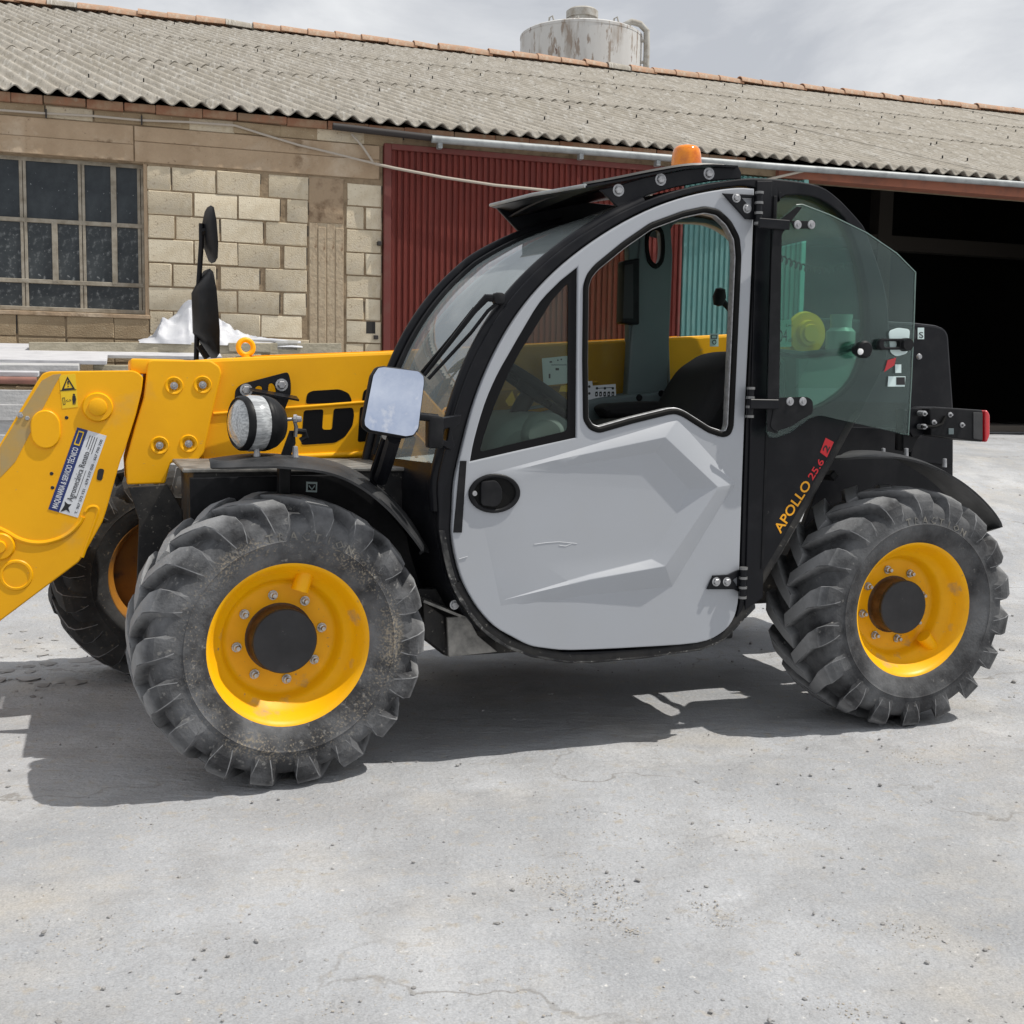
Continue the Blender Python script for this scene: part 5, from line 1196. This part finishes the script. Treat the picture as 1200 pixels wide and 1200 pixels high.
# --- work lamp on the front mudguard, slotted plate behind it
YL = .20; lc = V(310, 496, YL)
ax = Vector((-1, -.34, .0)).normalized()
lamp = rev('work_lamp', [(0, -.058), (.03, -.056), (.055, -.046), (.072, -.026), (.079, -.008), (.080, .0)], lc, ax, 'black_plastic', TH, 40)
rev('lamp_ring', [(.080, .0), (.0815, .004), (.0815, .014), (.079, .018)], (0, 0, 0), ax, 'black_plastic', lamp, 40)
rev('side_lens', [(.0795, .014), (.0815, .026), (.0815, .050), (.078, .062)], (0, 0, 0), ax, 'lens', lamp, 48)
rev('lamp_bezel', [(.076, .060), (.0795, .064), (.079, .076), (.073, .084), (.068, .080)], (0, 0, 0), ax, 'black_plastic', lamp, 40)
rev('front_lens', [(.070, .078), (.052, .092), (.026, .101), (0, .104)], (0, 0, 0), ax, 'lens', lamp, 40)
v = V(333, 508, YL)
plate('lamp_bracket', [vz([(322, 545), (330, 535), (341, 505), (347, 505), (348, 520), (343, 532), (350, 544)], YL)], YL + .02, .012, 'black_paint', lamp, .002).parent = TH
tube('lamp_stem', [wxy(333, 492, YL), wxy(344, 491, YL), wxy(347, 500, YL), wxy(346, 512, YL)], .006, 'hinge_steel', TH, 10)
tube('lamp_cable', [wxy(346, 505, YL + .02), wxy(357, 506, YL + .03), wxy(359, 512, YL + .03), wxy(352, 516, YL + .03)], .009, 'black_plastic', TH, 8)
v = V(346, 491, YL); rev('lamp_nut', [(0, .02), (.008, .018), (.010, .006), (.014, .004), (.014, -.004)], (v.x, YL, v.z), (1, -.3, 0), 'zinc', TH, 10)
YS = .795
sp_ = plate('slotted_plate', [fil(vz([(276, 456), (283, 450), (338, 435.5), (341, 448), (341, 462), (330, 490), (290, 496), (273, 492)], YS), .012, 3),
      fil(vz([(297, 457), (302, 452), (307, 453), (308, 460), (297, 460)], YS), .006, 3), fil(vz([(314, 461), (315, 450), (319, 449), (322, 452), (324, 461)], YS), .008, 3)], YS, .012, 'black_paint', boom, .002)
for p in ((288.5, 457), (330, 451)): v = V(*p, YS); bolt((v.x, YS, v.z), sp_, 1.3)
loft('slotted_plate_fold', [V(292, 456, YS - .01), V(347, 466, YS - .01)], [V(292, 456, YS - .01) + Vector((0, -.09, -.012)), V(347, 466, YS - .01) + Vector((0, -.06, -.012))], 'black_paint', sp_, .006)

# --- inside the cab
YI = .69
post_px = [(752, 262), (786, 254), (789, 300), (782, 470), (735, 470), (739, 400)]
pst = plate('inner_post', [vz(post_px, YI), spl(vz([(757, 288), (759, 272), (767, 266), (775, 271), (777, 290), (775, 306), (768, 313), (760, 306)], YI), 3, True)], YI, .05, 'grey_trim', TH, .008, 40)
plate('post_rim', [spl(vz([(756, 288), (758, 271), (767, 264.5), (776, 270), (778.5, 290), (776.5, 307), (768, 315), (759, 307)], YI), 3, True), spl(vz([(759.5, 288), (761, 275), (767, 270), (773.5, 274), (774.5, 290), (773, 303), (768, 309), (762, 303)], YI), 3, True)], YI - .008, .012, 'rubber', pst, .002, 50)
plate('inner_post', [vz([(737, 276), (752, 262), (752, 400), (737, 400)], YI + .01)], YI + .01, .04, 'grey_trim', TH, .004)
mo = plate('display', [fil(vz([(729, 306), (747, 303), (747, 381), (727, 379)], .62), .008, 3)], .60, .06, 'black_plastic', TH, .006)
plate('display_screen', [vz([(732, 311), (742, 309), (742, 373), (730, 373)], .598)], .597, .003, 'ink', mo, .001)
# far lower wall, arm rest, seat
plate('side_console', [fil(vz([(648, 480), (700, 466), (735, 462), (780, 458), (830, 440), (870, 440), (870, 560), (600, 560), (560, 560), (565, 500)], .66), .02, 3)], .64, .06, 'grey_trim', TH, .012, 40)
plate('arm_rest', [fil(vz([(700, 478), (708, 473), (760, 470), (800, 472), (800, 492), (708, 490)], .56), .012, 4)], .52, .10, 'seat_black', TH, .02, 50)
for p in ((749, 466), (775, 461)): v = V(*p, .64); rev('cap', [(0, .004), (.011, .004), (.013, 0)], (v.x, .639, v.z), (0, -1, 0), 'black_plastic', TH, 14)
seat = plate('seat', [fil(vz([(690, 520), (695, 500), (720, 492), (785, 488), (796, 470), (806, 450), (818, 432), (845, 414), (868, 410), (890, 420), (890, 560), (700, 560)], .40), .03, 4)], .20, .40, 'seat_black', TH, .05, 50)
bpst = V(795, 473, .62); 
rev('lever_knob', [(0, .035), (.018, .03), (.026, .0), (.018, -.03), (0, -.035)], V(843, 348, .66), (0, -.2, 1), 'seat_black', TH, 16)
tube('lever', [wxy(846, 352, .66), wxy(855, 362, .66)], .012, 'seat_black', TH, 8)
# dashboard, steering column and wheel
dash = plate('dashboard', [fil(vz([(552, 545), (560, 515), (575, 495), (600, 484), (640, 482), (662, 500), (668, 530), (660, 560), (560, 560)], .30), .03, 4)], .18, .50, 'dash_grey', TH, .04, 50)
bt_ = plate('column_boot', [fil(vz([(598, 515), (603, 495), (618, 481), (640, 487), (651, 500), (648, 520), (620, 530)], .26), .03, 4)], .16, .26, 'dash_grey', TH, .02, 60)
cc = V(625, 455, .38); axw = Vector((-.55, 0, 1)).normalized()
tube('steering_column', [wxy(601, 495, .38), wxy(612, 474, .38), (cc.x, .38, cc.z)], .028, 'black_plastic', TH, 12)
tw = [(.175 + .016 * math.cos(2 * math.pi * k / 10), .016 * math.sin(2 * math.pi * k / 10)) for k in range(10)]
axw = Vector((.55, -.10, .85)).normalized()
sw = rev('steering_wheel', tw, cc, axw, 'black_plastic', TH, 48, 60, True)
rev('wheel_boss', [(0, .02), (.05, .016), (.06, 0), (.05, -.03), (0, -.04)], (0, 0, 0), axw, 'black_plastic', sw, 24)
u, v_, a_ = frame_of(axw)
for k in range(3):
    d_ = u * math.cos(2.1 * k + .4) + v_ * math.sin(2.1 * k + .4); tube('spoke', [d_ * .04, d_ * .17], .012, 'black_plastic', sw, 8)
for L in ([(606, 462), (610, 460), (617, 475), (611, 477)], [(627, 455), (637, 453), (640, 466), (628, 467)], [(657, 452), (666, 451), (666, 459), (655, 459)], [(592, 470), (600, 458), (606, 474), (596, 476)]):
    plate('hazard_sticker', [vz(L, YF - .004)], YF - .006, .001, 'sticker_yellow', gq, .0002)
# window stickers
sh_ = plate('paper_sheet', [vz([(635, 420), (665, 417), (667, 449), (637, 452)], .70)], .70, .001, 'sticker_pale', gq, .0002)
for a0, b0 in (((644, 425), (647, 423)), ((653, 423), (654.5, 421)), ((657, 422), (658.5, 420)), ((646, 428), (664, 427)), ((651, 434), (655, 431)), ((643, 438), (645, 443))):
    plate('print', [vz([a0, (b0[0], a0[1]), (b0[0], b0[1] + .3), (a0[0], b0[1] + .3)], .699)], .6985, .0008, 'ink', sh_, .0001)
lab = plate('lever_sticker', [vz([(686.5, 447), (694, 446.5), (694.5, 452), (721.5, 450), (722, 466.5), (687, 468.5)], .66)], .66, .001, 'sticker_white', TH, .0002)
for k in range(5): plate('print', [fil(vz([(697.5 + k * 4.8, 459), (700.5 + k * 4.8, 458.7), (700.5 + k * 4.8, 464.5), (697.5 + k * 4.8, 464.8)], .659), .003, 2), vz([(698.4 + k * 4.8, 461), (699.6 + k * 4.8, 461), (699.6 + k * 4.8, 463), (698.4 + k * 4.8, 463)], .659)], .6585, .0008, 'ink', lab, .0001)
for k in range(3): disc('print', 699.5 + k * 9.3, 455, [(0, .001), (.005, .001), (.005, 0)], .66, 'ink', lab, 10)
plate('print', [vz([(699, 454.7), (718, 453.7), (718, 454.5), (699, 455.5)], .659)], .6585, .0008, 'ink', lab, .0001)
for z_ in (453, 461): disc('print', 690.5, z_, [(0, .001), (.005, .001), (.005, 0)], .66, 'ink', lab, 10)
ps = plate('glass_sticker', [vz([(832, 391), (842, 391), (842, 406), (832, 406)], .70)], .70, .001, 'sticker_pale', gq, .0002)
plate('print', [vz([(833.5, 392.5), (840.5, 392.5), (840.5, 397), (833.5, 397)], .699), vz([(834.3, 393.2), (839.7, 393.2), (839.7, 396.3), (834.3, 396.3)], .699)], .6985, .0008, 'ink', ps, .0001)
disc('print', 837, 401, [(.006, .001), (.009, .001), (.009, 0)], .70, 'ink', ps, 16)
nz = plate('noise_sticker', [vz([(907, 376), (931, 374), (931, 406), (907, 407)], .10)], .118, .001, 'sticker_pale', rq, .0002)
text_px('noise_lettering', '104', (908.5, 401), (922.5, 400), (908.5, 387), .117, 'ink', nz, .0006)
text_px('noise_lettering', 'Lwa', (921, 383), (929, 382.6), (921, 379.5), .117, 'ink', nz, .0006)
text_px('noise_lettering', 'dB', (924, 401), (929, 400.6), (924, 396), .117, 'ink', nz, .0006)

# --- behind the cab: engine hood, washer bottle, boom pivot, tail lamp
v = V(1110, 381, 1.0)
hood = plate('engine_hood', [fil(vz([(960, 372), (1072, 378), (1098, 381), (1108, 385), (1112, 392), (1118, 478), (1118, 546), (940, 560), (940, 400)], .98), .015, 3)], .98, .72, 'black_paint', TH, .012, 40)
for p in ((1077, 418),): q_ = V(*p, .98); rev('hood_bolt', [(0, .010), (.010, .008), (.014, 0)], (q_.x, .98, q_.z), (0, -1, 0), 'zinc', hood, 14)
plate('hood_sticker', [vz([(1075.5, 384), (1083, 384), (1083, 397.5), (1075.5, 397.5)], .978)], .978, .001, 'sticker_pale', hood, .0002)
text_px('hood_lettering', 'S', (1077, 396), (1082, 396), (1077, 389), .977, 'ink', hood, .0006)
plate('hood_hole', [fil(vz([(1068, 386), (1074, 386), (1074, 397), (1068, 397)], .978), .01, 3)], .978, .001, 'ink', hood, .0002)
pv = V(945, 388, .84); rev('pivot_boss', [(0, .05), (.034, .05), (.038, .04), (.05, .04), (.055, .02), (.085, .018), (.09, 0)], (pv.x, .85, pv.z - .01), (0, -1, 0), 'yellow', boom, 32)
wb_ = V(985, 395, .60)
rev('washer_bottle', [(0, -.09), (.05, -.09), (.055, -.08), (.055, .02), (.04, .035), (.04, .07), (.042, .07), (.042, .085), (0, .085)], (wb_.x, .60, wb_.z), (0, 0, 1), 'bottle', TH, 20)
tube('hose', [wxy(905, 412, .5), wxy(940, 416, .5), wxy(985, 412, .5), wxy(1005, 405, .5), wxy(1012, 385, .5)], .014, 'black_plastic', TH, 8)
cA, cB = V(912, 301, .45), V(1000, 308, .45); co = []
for k in range(221):
    f = k / 220; p = cA.lerp(cB, f); co.append((p.x, .45 + .011 * math.cos(f * 100), p.z - .035 * math.sin(math.pi * f) + .011 * math.sin(f * 100)))
tube('coil_cable', co, .0035, 'rubber', TH, 5)
rd = plate('rear_deck', [vz([(905, 412), (960, 416), (990, 422), (975, 470), (935, 500), (905, 515)], .66)], .50, .30, 'dash_grey', TH, .012)
plate('rear_side_panel', [vz([(984, 500), (1062, 502), (1072, 540), (1117, 545), (1117, 600), (960, 660), (930, 650)], .62)], .62, .03, 'black_paint', TH, .004)
plate('rear_side_panel', [vz([(1070, 520), (1085, 506), (1117, 514), (1117, 546), (1066, 540)], .60)], .60, .03, 'black_paint', TH, .004)
# tail lamp
YT = .30
tl = plate('tail_lamp', [fil(vz([(1089, 479), (1094, 476.5), (1152, 480.5), (1152, 518), (1140, 517), (1091, 510)], YT), .006, 3)], YT, .11, 'black_plastic', TH, .006, 40)
plate('tail_lens', [fil(vz([(1154, 481.5), (1157, 480.5), (1160, 486), (1160, 510), (1157, 518), (1154, 518)], YT), .006, 3)], YT - .002, .114, 'red_plastic', tl, .006, 50)
plate('lamp_end', [fil(vz([(1140, 483), (1151, 483.5), (1151, 516), (1140, 514)], YT), .004, 3)], YT - .003, .006, 'fender_plastic', tl, .002)
plate('lamp_bracket', [vz([(1066, 478), (1089, 480), (1092, 508), (1070, 512), (1066, 505)], YT + .04)], YT + .04, .012, 'black_paint', tl, .002)
for p in ((1083, 484.5), (1094, 495), (1113, 486), (1127, 498), (1083, 500)):
    q_ = V(*p, YT); rev('lamp_screw', [(0, .014), (.004, .014), (.006, .004), (.010, .003), (.010, -.03)], (q_.x, YT - .001, q_.z), (0, -1, 0), 'zinc', tl, 12)
tube('lamp_cable', [wxy(1080, 500, YT), wxy(1096, 500, YT - .01), wxy(1104, 497, YT - .01), wxy(1108, 488, YT - .005)], .006, 'rubber', tl, 8)
plate('lamp_connector', [vz([(1111, 502), (1117, 502), (1117, 509), (1111, 509)], YT)], YT - .004, .006, 'grey_trim', tl, .001)
plate('tail_arm', [vz([(1060, 480), (1072, 484), (1084, 500), (1068, 530), (1058, 528)], YT + .08)], YT + .08, .05, 'black_paint', TH, .004)
